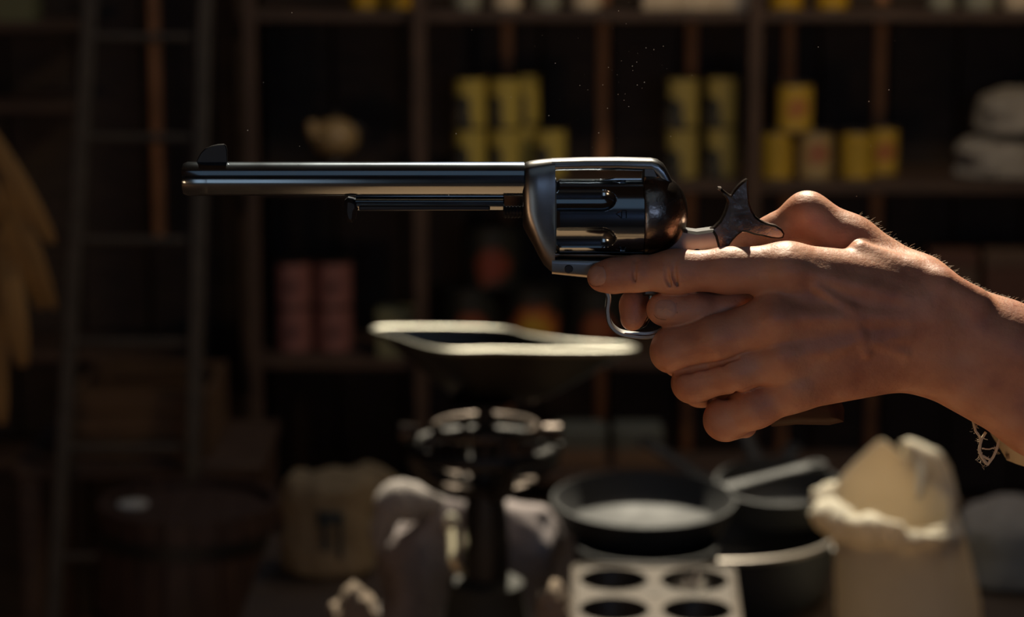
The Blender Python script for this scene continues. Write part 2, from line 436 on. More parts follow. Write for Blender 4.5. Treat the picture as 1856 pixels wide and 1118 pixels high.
# teapot on the middle shelf
tp_s = S(YG, 260); px = V(608, 260, YG); tl = Vector((px.x, YG, zB))
TP_T = M('teapot_tan_glaze', (.42, .29, .13), .35).mottled(14, .25).m
TP_D = M('teapot_dark_glaze', (.035, .03, .026), .3).m
tpo = thing('teapot', 'small tan teapot on a dark stand on the middle shelf above the barrel', 'teapot', tl)
r = 42 * tp_s; cz = V(608, 250, YG).z - zB
obj('body', MB().lathe([(r * math.sin(a) + .001, cz - r * .85 * math.cos(a)) for a in [i * PI / 14 for i in range(15)]], tl, n=28), TP_T, tpo)
obj('stand', MB().lathe([(r * .9, 0), (r * .9, .006), (r * .6, .012), (r * .55, cz - r * .85), (r * .7, cz - r * .70)], tl, n=28), TP_D, tpo)
obj('lid_knob', MB().lathe([(.004, cz + r * .8), (.012, cz + r * .92), (.010, cz + r * 1.05), (.003, cz + r * 1.12)], tl, n=16), TP_D, tpo)
obj('spout', MB().tube([tl + Vector((-r * .7, -.01, cz)), tl + Vector((-r * .95, -.015, cz + r * .35)), tl + Vector((-r * 1.0, -.015, cz + r * .75))], [.018, .015, .012], 12), TP_T, tpo)
obj('handle', MB().tube([tl + Vector((r * (.75 + .5 * math.sin(a)), 0, cz + r * .55 * math.cos(a))) for a in [i * PI / 8 for i in range(9)]], .006, 8), TP_D, tpo)

# greenish crate on the far left top
carton(-40, 78, 105, V(40, 38, 4.26).z, 4.28, M('moss_green_box', (.14, .15, .075), .6).m, 'mossy green box in the top left corner', name='green_box', dep=.12)

# ------------------------------------------------------------------ cloth things
def cloth(name, col, sc=160, amt=.12): 
    return M(name, col, .85).mottled(9, amt).bump(sc, .25, .001).m
FLOUR = cloth('white_sackcloth', (.74, .69, .56)); MAUVE = cloth('pale_mauve_sackcloth', (.24, .20, .195)); DIM = cloth('grey_sackcloth', (.26, .25, .24))
_f = FLOUR.node_tree; _tr = _f.nodes.new('ShaderNodeBsdfTranslucent'); _tr.inputs[0].default_value = (.85, .68, .46, 1)
_mx = _f.nodes.new('ShaderNodeMixShader'); _mx.inputs[0].default_value = .30
_f.links.new(_f.nodes['Principled BSDF'].outputs[0], _mx.inputs[1]); _f.links.new(_tr.outputs[0], _mx.inputs[2]); _f.links.new(_mx.outputs[0], _f.nodes['Material Output'].inputs[0])
BURLAP = cloth('brown_burlap', (.20, .15, .085), 220, .25); TANCL = cloth('tan_cloth', (.24, .175, .12), 180, .2)
SHELFCL = cloth('folded_grey_cloth', (.36, .33, .28))
def lumps(p, f, seed): return noise.noise(Vector((p[0] * f + seed, p[1] * f - seed, p[2] * f + seed * 2)))
def blob_sack(name, label, mat, c, rx, ry, h, seed, cat='sack', top=.35, fold=.12, group=None, lean=0.0, parts=True):
    c = Vector(c); t = thing(name, label, cat, c, group); m = MB(); rs = []; n, k = 64, 44
    for a in range(k + 1):
        u = a / k
        if u < .08: rad = .80 + .2 * math.sin(u / .08 * PI / 2)
        elif u < 1 - top: rad = 1.0
        else: rad = max(.02, math.sqrt(max(0, 1 - ((u - 1 + top) / top) ** 2)))
        ring = []
        for i in range(n):
            th = 2 * PI * i / n; cs, sn = math.cos(th), math.sin(th)
            e = 2.6; q = (abs(cs) ** e + abs(sn) ** e) ** (-1 / e)
            p = Vector((cs * q * rx * rad, sn * q * ry * rad, h * u))
            f = 1 + fold * lumps(p / max(rx, .01), 1.6, seed) + fold * .55 * lumps(Vector((p.x, p.y, p.z * .35)) / rx, 5, seed) + fold * .25 * lumps(p / rx, 9, seed)
            p = Vector((p.x * f + lean * u * h, p.y * f, max(0, p.z * (1 + .10 * (lumps(p / rx, 2, seed + 9)) * (u > .5)))))
            ring.append(c + p)
        rs.append(ring)
    m.rings(rs); obj('cloth', m, mat, t, sharp=0); return t

# white cloth bundle on the middle shelf, far right
x = V(1812, 260, YG).x; s = S(YG, 260)
blob_sack('cloth_bundle', 'lower crumpled pale cloth bundle at the right end of the middle shelf', SHELFCL, (x, YG + .03, zB), 72 * s, .09, 80 * s, 3.1, 'cloth', .5, .22, 'cloth bundles')
blob_sack('cloth_bundle', 'upper pale cloth bundle at the right edge of the middle shelf', SHELFCL, (x + 24 * s, YG + .03, zB + 82 * s), 62 * s, .08, 78 * s, 6.7, 'cloth', .45, .22, 'cloth bundles')

# ------------------------------------------------------------------ display table
TZ = .72
tb = thing('display_table', 'dark wooden shop table carrying the scale, pans and sacks', 'table', (.3, 2.15, 0))
for i in range(7):
    obj('plank', MB().box((.31, 1.62 + i * .17, TZ - .015), (1.46, .167, .03), b=.003), WOOD_TABLE, tb)
for x in (-.36, .98):
    for y in (1.60, 2.66): obj('leg', MB().box((x, y, (TZ - .03) / 2), (.06, .06, TZ - .03), b=.005), WOOD_TABLE, tb)
obj('apron', MB().box((.31, 1.58, TZ - .09), (1.34, .025, .12), b=.003), WOOD_TABLE, tb)
obj('apron', MB().box((.31, 2.68, TZ - .09), (1.34, .025, .12), b=.003), WOOD_TABLE, tb)

# ------------------------------------------------------------------ shop scale
IRON = M('black_cast_iron', (.030, .028, .026), .42, .7).roughmap(60, .35, .6).bump(180, .25, .0008).m
IRONB = M('brown_cast_iron', (.075, .055, .042), .40, .8).roughmap(50, .3, .5).bump(150, .2, .0008).m
PANM = M('scale_pan_tin', (.05, .048, .044), .34, .9).roughmap(40, .28, .45).m
RIMM = M('polished_rolled_rim', (.22, .21, .175), .45, 1).m
YC = 1.92; sc = S(YC, 800)
def Q(px, py, dy=0): return V(px, py, YC + dy)
base = Vector((Q(880, 900).x, YC, TZ))
scl = thing('counter_scale', 'black cast iron counter scale with wide angular tin pan, behind the revolver', 'scale', base)
zr = Q(905, 618).z
rimp = [Hz(676, 598, zr), Hz(760, 595, zr), Hz(905, 598, zr), Hz(960, 610, zr), Hz(1030, 620, zr), Hz(1140, 629, zr), Hz(1136, 637, zr), Hz(1000, 638, zr), Hz(900, 636, zr), Hz(820, 637, zr), Hz(770, 630, zr), Hz(720, 613, zr)]
rimp.reverse()
def dense(pts, m=6):
    out = []; n = len(pts)
    for i in range(n):
        p0, p1, p2, p3 = pts[i - 1], pts[i], pts[(i + 1) % n], pts[(i + 2) % n]
        for k in range(m):
            t = k / m
            out.append(.5 * ((2 * p1) + (p2 - p0) * t + (2 * p0 - 5 * p1 + 4 * p2 - p3) * t * t + (3 * p1 - p0 - 3 * p2 + p3) * t ** 3))
    return out
rim = dense(rimp)
cen = Vector((Q(890, 700).x, YC, 0))
def shrink(k, z): return [Vector((cen.x + (p.x - cen.x) * k, cen.y + (p.y - cen.y) * k, z)) for p in rim]
hb = 112 * sc
outer = [shrink(.16, zr - hb), shrink(.30, zr - hb * .96), shrink(.45, zr - hb * .80), shrink(.72, zr - hb * .40), shrink(.9, zr - hb * .13), shrink(1.0, zr)]
inner = [shrink(.985, zr + .001), shrink(.88, zr - hb * .12), shrink(.7, zr - hb * .37), shrink(.44, zr - hb * .76), shrink(.29, zr - hb * .92), shrink(.15, zr - hb * .95)]
obj('pan', MB().rings(outer + inner), PANM, scl, sharp=50)
obj('rolled_rim', MB().tube(rim, .0042, 8, closed=True), RIMM, scl)
rz = Q(885, 775).z
def circ(c, r, n=48): return [Vector((c[0] + r * math.cos(2 * PI * i / n), c[1] + r * math.sin(2 * PI * i / n), c[2])) for i in range(n)]
obj('support_ring', MB().tube(circ((base.x, YC, rz), 92 * sc), .0065, 10, closed=True), IRONB, scl)
obj('pan_stem', MB().lathe([(.012, 0), (.012, zr - hb - rz + .004), (.05, zr - hb - rz + .008)], (base.x, YC, rz - .003), n=20), IRON, scl)
rl = Q(885, 812).z; zc2 = Q(880, 885).z
obj('cradle_ring', MB().tube(circ((base.x - 4 * sc, YC, rl), 128 * sc), .0095, 10, closed=True), IRON, scl)
for k in range(4):
    a = k * PI / 2 + .35; dx, dy = math.cos(a), math.sin(a)
    pts = [Vector((base.x + dx * 128 * sc * math.sin(u), YC + dy * 128 * sc * math.sin(u), rl - (rl - zc2) * math.cos(u))) for u in [PI / 2 * i / 10 for i in range(11)]]
    obj('cradle_arm', MB().tube(pts, .011, 10, flat=1.6), IRON, scl)
    p0 = Vector((base.x + dx * 92 * sc, YC + dy * 92 * sc, rz)); p1 = Vector((base.x + dx * 128 * sc, YC + dy * 128 * sc, rl))
    obj('strut', MB().tube([p0, p1], .006, 8), IRONB, scl)
obj('cradle_dish', MB().lathe([(.02, zc2 - TZ - .006), (60 * sc, zc2 - TZ + .006), (92 * sc, zc2 - TZ + 20 * sc), (88 * sc, zc2 - TZ + 22 * sc), (56 * sc, zc2 - TZ + .012), (.02, zc2 - TZ + .002)], base, n=40), IRONB, scl)
for px_ in (742, 1002): 
    b = Q(px_, 784); obj('bolt_head', MB().lathe([(.004, -.014), (.012, -.012), (.012, .010), (.006, .013)], b, 'x', 12), IRONB, scl)
zp = Q(880, 1045).z - TZ; zt = rz - TZ
obj('pillar', MB().lathe([(42 * sc, zp - .004), (43 * sc, zp + .004), (43 * sc, zp + 60 * sc), (38 * sc, zp + 130 * sc), (26 * sc, zp + 200 * sc), (24 * sc, zt)], base, n=10), IRON, scl, sharp=20)
obj('base', MB().lathe([(120 * sc, 0), (122 * sc, .012), (112 * sc, .03), (80 * sc, zp * .62), (68 * sc, zp * .86), (70 * sc, zp * .95), (52 * sc, zp)], base, n=40), M('olive_cast_iron', (.03, .029, .024), .75, .2).bump(150, .2, .0008).m, scl)
BR = M('pale_brass', (.80, .72, .52), .34, 1).m
lev = [Q(818, 950, .066), Q(819, 984, .024), Q(820, 1017, -.016), Q(827, 1027, -.014), Q(842, 1040, -.01)]
obj('lever', MB().tube(lev, .0058, 8), BR, scl)
k0 = Q(818, 950, .066)
obj('lever_knob', MB().lathe([(.004, -.015), (.0095, -.010), (.0110, 0), (.0095, .010), (.004, .015)], k0, n=14), M('ivory_knob', (.75, .70, .56), .3).m, scl)

# ------------------------------------------------------------------ sacks on and behind the table
def sack_at(name, label, mat, px, Y, wpx, ytop, seed, **k):
    s = S(Y, 1000); x = V(px, 1000, Y).x; h = V(px, ytop, Y).z - TZ
    return blob_sack(name, label, mat, (x, Y, TZ), wpx / 2 * s, k.pop('ry', wpx / 2 * s * .75), h, seed, **k)
sack_at('flour_sack', 'pale mauve cloth sack standing directly behind the scale pillar', MAUVE, 850, 2.16, 325, 890, 2.3, top=.40, fold=.20, ry=.085)
fs_ = [o for o in D.objects if o.name == 'flour_sack'][0]
fp = dense([V(700, 985, 2.10), V(703, 935, 2.10), V(722, 912, 2.11), V(762, 910, 2.12), V(800, 918, 2.13), V(830, 925, 2.14)], 6)[:31]
fm = MB().tube(fp, [.008 + .016 * math.sin(PI * min(1, (i + 3) / 33)) + .008 * math.exp(-((i - 12) / 5) ** 2) for i in range(31)], 16)
fm.v = [tuple(Vector(v) + Vector((.006 * lumps(v, 50, 6), -.004 * lumps(v, 60, 3), .007 * lumps(v, 45, 2)))) for v in fm.v]
obj('folded_corner', fm, cloth('sunlit_mauve_cloth', (.30, .265, .245)), fs_, sharp=0)  # lighter than the sack cloth: sunlight on the fold put into its colour
sack_at('burlap_sack', 'brown burlap sack with dark printed mark left of the scale', BURLAP, 598, 2.50, 165, 852, 5.2, top=.16, fold=.12, ry=.06)
sack_at('burlap_sack', 'smaller dim burlap sack behind the marked brown sack', BURLAP, 668, 2.62, 110, 842, 7.9, top=.3, fold=.14, ry=.05)
sack_at('grey_sack', 'dim grey cloth sack at the right edge behind the white flour sack', DIM, 1838, 2.45, 190, 905, 4.4, top=.35, fold=.10, ry=.09)
sack_at('cloth_pouch', 'small tan cloth pouch at the lower left beside the scale base', TANCL, 640, 1.86, 88, 1066, 1.7, top=.25, fold=.12, ry=.03, cat='pouch')
sack_at('cloth_pouch', 'small tan cloth pouch between the scale base and the muffin pan', TANCL, 1003, 1.75, 74, 1060, 9.3, top=.35, fold=.10, ry=.03, cat='pouch')
# printed mark of the brown sack
bsk = [o for o in D.objects if o.name.startswith('burlap_sack')][0]
INK = M('dark_blue_print', (.012, .02, .024), .8).m
mk = MB(); yk = 2.50 - .071
for (a, b, c_, d_) in ((578, 622, 930, 950), (584, 594, 950, 1000), (612, 621, 950, 1012), (575, 584, 926, 954)):
    A, B = V(a, c_, yk), V(b, d_, yk); mk.box((A + B) / 2, (abs(B.x - A.x), .006, abs(B.z - A.z)), b=.001)
obj('printed_mark', mk, INK, bsk)

# white flour sack with rolled open mouth
def flour_sack():
    Y = 2.13; s = S(Y, 950); cx = V(1652, 950, Y).x; c = Vector((cx, Y, TZ))
    t = thing('open_flour_sack', 'white flour sack with rolled open mouth and raised back flap, right of the skillets', 'sack', c)
    n = 96; R = 132 * s; Rr = 108 * s
    zf = V(1640, 965, Y - R * .8).z - TZ; zb = V(1650, 800, Y + .03).z - TZ
    def rimz(th):
        b = max(0, math.sin(th)); left = max(0, -math.cos(th))
        th = th if th < PI * 1.5 else th - 2 * PI
        d_ = (th - 1.72) / (1.35 if th > 1.72 else 2.0)
        tri = max(0, 1.12 - math.sqrt(d_ * d_ + .0144))
        return zf + (zb - zf) * tri ** .85 + left * .012
    rs = []
    K = 26
    def fold(p, u, seed): return 1 + .035 * lumps(Vector((p.x, p.y, p.z * .5)) / R, 2.2, seed) + .022 * lumps(Vector((p.x, p.y, p.z * .4)) / R, 6, seed)
    for a in range(K + 1):
        u = a / K; ring = []
        for i in range(n):
            th = 2 * PI * i / n; top = rimz(th)
            rr = R * (.9 + .1 * min(1, u * 8)) * (1 - .17 * u ** 2 - .42 * max(0, math.sin(th)) * u ** 3)
            p = Vector((math.cos(th) * rr - .035 * u * u, math.sin(th) * rr * .85, top * u)); f = fold(p, u, 3)
            ring.append(c + Vector((p.x * f, p.y * f, p.z)))
        rs.append(ring)
    outer_top = rs[-1]
    for a in range(1, 9):
        u = a / 8; ring = []
        for i in range(n):
            q = outer_top[i] - c
            k = .97 - .10 * u
            ring.append(c + Vector((q.x * k, q.y * k, q.z * (1 - u) + (zf - .045) * u + .002)))
        rs.append(ring)
    obj('cloth', MB().rings(rs), FLOUR, t, sharp=0)
    # thick rolled cuff around the front and sides, lumpy
    cuff = []; rad = []
    m = 70
    for i in range(m):
        th = -PI * 1.12 + i / (m - 1) * PI * 1.24
        k = int((th % (2 * PI)) / (2 * PI) * n) % n; p = outer_top[k].copy()
        l = lumps((th * 2, 0, 0), 1.3, 5.5)
        p += Vector((math.cos(th) * .008, math.sin(th) * .008, -.006 + .014 * l - .02 * max(0, math.cos(th))))
        left = max(0, math.cos(th - PI * 1.15))
        cuff.append(p); rad.append((.011 + .016 * left + .008 * lumps((th * 3, 1, 0), 1.7, 2.2)) * min(1, .25 + 4 * min(i, m - 1 - i) / m))
    mb = MB().tube(cuff, rad, 14)
    v2 = []
    for v in mb.v:
        p = Vector(v); g = .007 * lumps(p, 45, 1) + .004 * lumps(p, 100, 4); d = (p - c); d.z = 0; d.normalize(); v2.append(tuple(p + d * g + Vector((0, 0, g))))
    mb.v = v2
    obj('rolled_cuff', mb, FLOUR, t, sharp=0)
    # heavy crease of the raised back flap
    A, B, Cc = V(1640, 808, Y + .055), V(1668, 846, Y + .03), V(1662, 905, Y - .01)
    obj('flap_fold', MB().tube(dense([A, B, Cc], 6)[:13], [.003 + .006 * math.sin(PI * min(1, i / 12)) for i in range(13)], 10), FLOUR, t, sharp=0)
    rp = dense([V(1640, 810, Y + .055), V(1674, 830, Y + .05), V(1704, 866, Y + .04), V(1722, 915, Y + .02)], 6)[:19]
    rm = MB().tube(rp, [.006 + .016 * math.sin(PI * min(1, i / 18)) ** .7 for i in range(19)], 16)
    rm.v = [tuple(Vector(v) + Vector((0, 0, 1)) * (.006 * lumps(v, 40, 2)) + Vector((.005 * lumps(v, 55, 6), 0, 0))) for v in rm.v]
    obj('flap_roll', rm, FLOUR, t, sharp=0)
    fl_ = MB(); fl_.lathe([(R * .8, zf - .05), (R * .5, zf - .035), (.01, zf - .028)], c + Vector((-.03, 0, 0)), n=36, sy=.75)
    obj('flour', fl_, M('flour', (.75, .72, .66), .95).m, t)
flour_sack()

# ------------------------------------------------------------------ cast iron pans
SEAS = M('seasoned_black_iron', (.034, .034, .034), .6, .1, .22).roughmap(30, .5, .7).bump(220, .2, .0006).m
def skillet(name, label, ctr, R, depth, rz_, tilt, tiltdir, hlen, flip=0, hrise=.1, group='cast iron skillets'):
    """ctr = middle of the rim; handle along local +x before turning"""
    t = thing(name, label, 'skillet', ctr, group)
    c = Vector(ctr); b = R * .86; w_ = .0045
    prof = [(.002, -depth), (b, -depth), (b + .004, -depth + .003), (R, -.004), (R + .001, 0), (R - w_ * .6, .0012), (R - w_ - .001, -.003), (b - w_, -depth + .009), (b - w_ - .006, -depth + .005), (.002, -depth + .005)]
    obj('pan', MB().lathe(prof, c, n=64), SEAS, t)
    hp = []; n = 12; rs = []
    for i in range(n + 1):
        u = i / n; x = R - .003 + u * hlen; wd = .011 + .006 * (1 - u) ** 3 + .006 * max(0, u - .7) * 3; th = .0045
        z = -.004 + hrise * hlen * u
        if u == 1: wd *= .6
        rs.append([c + Vector((x, wd * math.cos(2 * PI * k / 12), z + th * math.sin(2 * PI * k / 12))) for k in range(12)])
    obj('handle', MB().rings(rs), SEAS, t)
    obj('hanging_ring', MB().tube([c + Vector((R + hlen + .006 + .014 * math.cos(a), .012 * math.sin(a), -.004 + hrise * hlen)) for a in [2 * PI * i / 20 for i in range(20)]], .0045, 8, closed=True), SEAS, t)
    Rm = Matrix.Rotation(tilt, 4, Vector((math.cos(tiltdir), math.sin(tiltdir), 0))) @ Matrix.Rotation(rz_, 4, 'Z')
    t.rotation_euler = Rm.to_euler()
    return t
rad = math.radians
Yp = 2.13; s = S(Yp, 900)
skillet('skillet', 'front black skillet with shiny bottom, handle pointing right, right of the scale', V(1167, 902, Yp), 166 * s, .045, rad(25), rad(3), 0, .155)
s2 = S(2.40, 870)
skillet('skillet', 'second smaller black skillet behind the front handle, left of the white sack', V(1410, 872, 2.40), 113 * s2, .05, rad(75), rad(7), 0, .05, hrise=.05)
skillet('skillet', 'skillet leaning behind the second pan with its handle raised under the hand', V(1412, 905, 2.56), 80 * s2, .035, rad(108), rad(32), 0, .15, hrise=.1)
skillet('skillet', 'hindmost skillet with its handle raised towards the left', V(1345, 900, 2.66), 75 * s2, .035, rad(140), rad(24), 0, .13, hrise=.15)
s3 = S(2.36, 962)
pot = V(1300, 958, 2.36); pr = 216 * s3
pt = thing('iron_kettle', 'large black iron kettle under the skillet stack, rim coloured as if sunlit', 'pot', (pot.x, pot.y, TZ))
hk = pot.z - TZ
obj('body', MB().lathe([(.01, 0), (pr * .8, 0), (pr * .92, .02), (pr * .97, hk * .6), (pr, hk), (pr - .006, hk), (pr * .94, hk * .6), (pr * .88, .03), (.01, .012)], (pot.x, pot.y, TZ), n=64), SEAS, pt)
obj('rim', MB().tube(circ((pot.x, pot.y, pot.z), pr - .002, 64), .005, 8, closed=True), M('sunlit_iron_rim', (.26, .23, .20), .45, .8).m, pt)  # rim paler than the body, its sunlit look is put into the colour
# pan below the front skillet
s4 = S(Yp, 960)
dsk = V(1172, 985, 2.04)
do = thing('sauce_pan', 'black deep iron pan below the front skillet', 'pan', dsk)
obj('pan', MB().lathe([(.01, -.095), (116 * s4, -.095), (122 * s4, -.08), (128 * s4, 0.0), (124 * s4, .0), (117 * s4, -.075), (.01, -.088)], dsk, n=56), SEAS, do)
obj('rim', MB().tube(circ((dsk.x, dsk.y, dsk.z), 126 * s4, 56), .0035, 8, closed=True), SEAS, do)

# ------------------------------------------------------------------ muffin pan
MUF = M('tan_worn_tin', (.085, .065, .047), .7, 0, .25).roughmap(40, .6, .8).mottled(12, .2).m
CUPD = M('dark_tin_cup', (.05, .042, .036), .45, .7).m
def muffin():
    Y = 1.80; c = V(1187, 1082, Y); s = S(Y, 1080)
    t = thing('muffin_pan', 'tan tin muffin pan in front of the skillets, at the bottom edge', 'baking pan', c)
    W, L = 148 * s, .125; r = 60 * s * 1.0; px_ = 74 * s; n = 40
    # plate with round holes: quads between the square cell border and the cup edge
    plate = MB(); rows = 3
    cells = [(ix, iy) for ix in (-1, 1) for iy in range(rows)]
    cell_h = .098; y0 = .055
    for ix, iy in cells:
        cx, cy = ix * px_, y0 - iy * cell_h
        vo, vi = [], []
        for i in range(n):
            th = 2 * PI * (i + .5) / n; cs, sn = math.cos(th), math.sin(th)
            k = min(px_ / max(abs(cs), 1e-6), cell_h / 2 / max(abs(sn), 1e-6))
            vo.append((cx + cs * k, cy + sn * k, 0)); vi.append((cx + cs * r * 1.04, cy + sn * r * .84, .0015))
        plate.rings([[Vector(p) + c for p in vo], [Vector(p) + c for p in vi]], False, False)
    obj('plate', plate, MUF, t, sharp=60)
    edge = []
    x1, ya, yb = px_ * 2, y0 + cell_h / 2, y0 - cell_h * (rows - .5)
    for (cx, cy, a0) in ((x1 - .012, ya - .012, 0), (-x1 + .012, ya - .012, PI / 2), (-x1 + .012, yb + .012, PI), (x1 - .012, yb + .012, 1.5 * PI)):
        for i in range(6):
            a = a0 + i / 5 * PI / 2; edge.append(c + Vector((cx + .012 * math.cos(a), cy + .012 * math.sin(a), 0)))
    obj('rolled_rim', MB().tube(edge, .004, 8, closed=True), MUF, t)
    for ix, iy in cells:
        cc = c + Vector((ix * px_, y0 - iy * cell_h, 0))
        obj('cup', MB().lathe([(r * 1.045, .0018), (r * .99, -.001), (r * .80, -.030), (r * .7, -.034), (.002, -.034)], cc, n=40, sy=.81, cap0=False), CUPD, t)
    t.rotation_euler = (rad(7), 0, rad(-2))
    # torn paper star lying in the right rear cup
    pc = c + Vector((px_, y0, -.008)); star = MB()
    for k, (a, ln) in enumerate(((1.45, .044), (1.95, .034), (1.05, .034), (2.5, .028), (.5, .026))):
        d = Vector((math.cos(a), .25 * math.sin(a * 3), math.sin(a))); sd = Vector((-d.z, .3, d.x)) * .006
        b = pc + Vector((0, -.012 + .004 * k, -.006)); star.add([b - sd, b + sd, b + sd * .8 + d * ln * .6, b + d * ln, b - sd * .8 + d * ln * .6], [(0, 1, 2, 3, 4)])
        star.add([v + Vector((0, .0012, 0)) for v in (b - sd, b - sd * .8 + d * ln * .6, b + d * ln, b + sd * .8 + d * ln * .6, b + sd)], [(0, 1, 2, 3, 4)])
    tag(obj('paper_scrap', star, M('pale_paper', (.60, .56, .50), .7).m, origin=pc), 'crumpled pale paper scrap in the right cup of the muffin pan', 'paper')
muffin()
mc = V(1187, 1082, 1.80); hb_ = mc.z - .050 - TZ
bx = thing('wooden_box', 'low wooden box lifting the muffin pan off the table', 'box', (mc.x, 1.775, TZ))
for k in range(3):
    obj('board', MB().box((mc.x, 1.715 + k * .06, TZ + hb_ - .006), (.17, .058, .012), b=.002), WOOD_CRATE, bx)
for sy in (-.085, .085):
    obj('side_board', MB().box((mc.x, 1.775 + sy, TZ + (hb_ - .012) / 2), (.17, .010, hb_ - .012), b=.002), WOOD_CRATE, bx)

# ------------------------------------------------------------------ left side: barrel, crate, hanging leaves
def barrel():
    Y = 3.02; c = V(345, 905, Y); s = S(Y, 900); R = 165 * s
    t = thing('barrel', 'dark reddish wooden barrel with metal hoops at the lower left', 'barrel', (c.x, Y, 0)); H = c.z
    n = 22
    RED = M('reddish_barrel_wood', (.045, .024, .017), .6).mottled(12, .4, (6, 6, 1)).m
    for k in range(n):
        a0, a1 = 2 * PI * (k + .04) / n, 2 * PI * (k + .96) / n; rs = []
        for u in (0, .25, .5, .75, 1):
            rr = R * (1 + .10 * math.sin(PI * u)); z = H * u
            rs.append([Vector((c.x + q * math.cos(a), Y + q * math.sin(a), z)) for q, a in ((rr, a0), (rr, a1), (rr - .018, a1), (rr - .018, a0))])
        obj('stave', MB().rings(rs), RED, t)
    for k in range(6):
        x0, x1 = -R + .02 + k * (2 * R - .04) / 6, -R + .02 + (k + 1) * (2 * R - .04) / 6 - .002
        rr = R - .019; f = lambda x: math.sqrt(max(0, rr * rr - x * x))
        poly = [(x0, -f(x0)), (x1, -f(x1)), (x1, f(x1)), (x0, f(x0))]
        obj('head_board', MB().rings([[Vector((c.x + p[0], Y + p[1], H - .03)) for p in poly], [Vector((c.x + p[0], Y + p[1], H - .016)) for p in poly]]), RED, t)
    for u in (.08, .3, .7, .92):
        rr = R * (1 + .10 * math.sin(PI * u)) + .001
        obj('hoop', MB().lathe([(rr, H * u - .014), (rr + .002, H * u - .014), (rr + .002, H * u + .014), (rr, H * u + .014)], (c.x, Y, 0), n=48, closed=True), DARKTIN, t)
    tin = Vector((V(240, 926, Y).x, Y + .01, H - .016))
    d = thing('tin_saucer', 'small grey tin saucer lying on the barrel', 'saucer', tin)
    obj('disc', MB().lathe([(.002, 0), (.026, 0), (.028, .006), (.025, .007), (.002, .005)], tin, n=28), M('grey_tin', (.60, .60, .56), .6, .2).m, d)
barrel()
def crate(px0, px1, py0, py1, Y, label):
    s = S(Y, (py0 + py1) / 2); A = V((px0 + px1) / 2, py1, Y); wd = (px1 - px0) * s; h = (py1 - py0) * s; dp = .30
    t = thing('wooden_crate', label, 'crate', A, None); n = 3
    for k in range(n):
        z = A.z + (k + .5) * h / n
        obj('slat', MB().box((A.x, A.y, z), (wd, .014, h / n - .006), b=.002), WOOD_CRATE, t)
        obj('slat', MB().box((A.x, A.y + dp, z), (wd, .014, h / n - .006), b=.002), WOOD_CRATE, t)
        for sx in (-1, 1): obj('slat', MB().box((A.x + sx * (wd / 2 - .007), A.y + dp / 2, z), (.014, dp - .016, h / n - .006), b=.002), WOOD_CRATE, t)
    for sx in (-1, 1):
        for dy in (.016, dp - .016): obj('corner_post', MB().box((A.x + sx * (wd / 2 - .026), A.y + dy, A.z + h / 2), (.024, .018, h), b=.002), WOOD_CRATE, t)
    obj('bottom', MB().box((A.x, A.y + dp / 2, A.z + .006), (wd - .03, dp - .03, .012)), WOOD_CRATE, t)
    return A
A = crate(130, 385, 702, 830, 3.66, 'brown slatted crate on the low stand behind the ladder')
stn = thing('low_stand', 'low dark stand carrying the crate behind the ladder', 'stand', (A.x, 3.81, 0))
obj('top', MB().box((A.x, 3.81, A.z - .014), (.52, .42, .028), b=.003), WOOD_SHELF, stn)
for sx in (-.23, .23):
    for y in (3.63, 3.97): obj('leg', MB().box((A.x + sx, y, (A.z - .028) / 2), (.045, .045, A.z - .028), b=.003), WOOD_SHELF, stn)

HUSK = M('dry_husk', (.34, .20, .065), .7).mottled(10, .3, (1, 1, .3)).bump(40, .5, .002, (6, 6, 1)).m
hu = V(-45, 205, 2.9)
hk_ = thing('husk_bunch', 'bunch of dry tan husks hanging at the left edge', 'husks', hu)
obj('cord', MB().tube([hu, hu + Vector((0, 0, .25)), Vector((hu.x, hu.y, HC))], .004, 8), WOOD_CRATE, hk_)
for k, (x0, y0, x1, y1, wd) in enumerate(((-30, 225, 96, 440, 19), (10, 330, 98, 560, 17), (10, 400, 76, 560, 17), (2, 420, 42, 664, 23), (-24, 430, 4, 768, 20), (-50, 260, 12, 420, 16), (-44, 230, -30, 600, 26))):
    a, b = V(x0, y0, 2.9 + .012 * k - .03), V(x1, y1, 2.88 + .02 * (k % 3)); sH = S(2.9, 450); rs = []
    for i in range(15):
        u = i / 14; p = a.lerp(b, u) + Vector((.005 * math.sin(PI * u), -.02 * math.sin(PI * u), 0)); wv = wd * sH * (math.sin(PI * min(1, .12 + u * .80)) ** .6) * (1 if u < .96 else .72)
        t_ = (b - a).normalized(); sdv = t_.cross(Vector((0, 1, 0))).normalized()
        rs.append([p + sdv * (wv * math.cos(q)) + Vector((0, wv * .30 * math.sin(q) - .10 * wv * math.cos(2 * q), 0)) for q in [2 * PI * j / 14 for j in range(14)]])
    obj('husk', MB().rings(rs), HUSK, hk_)

# ------------------------------------------------------------------ revolver
BLUE = M('blued_steel', (.22, .26, .31), .16, 1).roughmap(35, .11, .19).m
STEEL = M('worn_steel_frame', (.25, .24, .23), .28, 1).roughmap(45, .24, .36).mottled(30, .25).m
CASE = M('case_hardened_steel', (.21, .17, .145), .3, 1).roughmap(60, .20, .34).mottled(60, .5).bump(170, .5, .0008).m
GUARD = M('bright_worn_steel', (.38, .365, .34), .42, 1).m
DARKS = M('dark_steel', (.022, .022, .025), .4, .6).m
GRIPW = M('walnut_grip', (.040, .015, .008), .5, spec=.15).mottled(30, .4, (1, 4, 4)).m
g0 = V(1100, 420, 0)
gun = thing('revolver', 'long barrelled steel single action revolver held in the hand, muzzle left', 'revolver', g0)
S0 = S(0, 400)
def G(px, py, y=0): p = V(px, py, 0); p.y = y; return p
def LX(px, py=324): return V(px, py, 0).x
ax = G(640, 324)
rb = 31 * S0
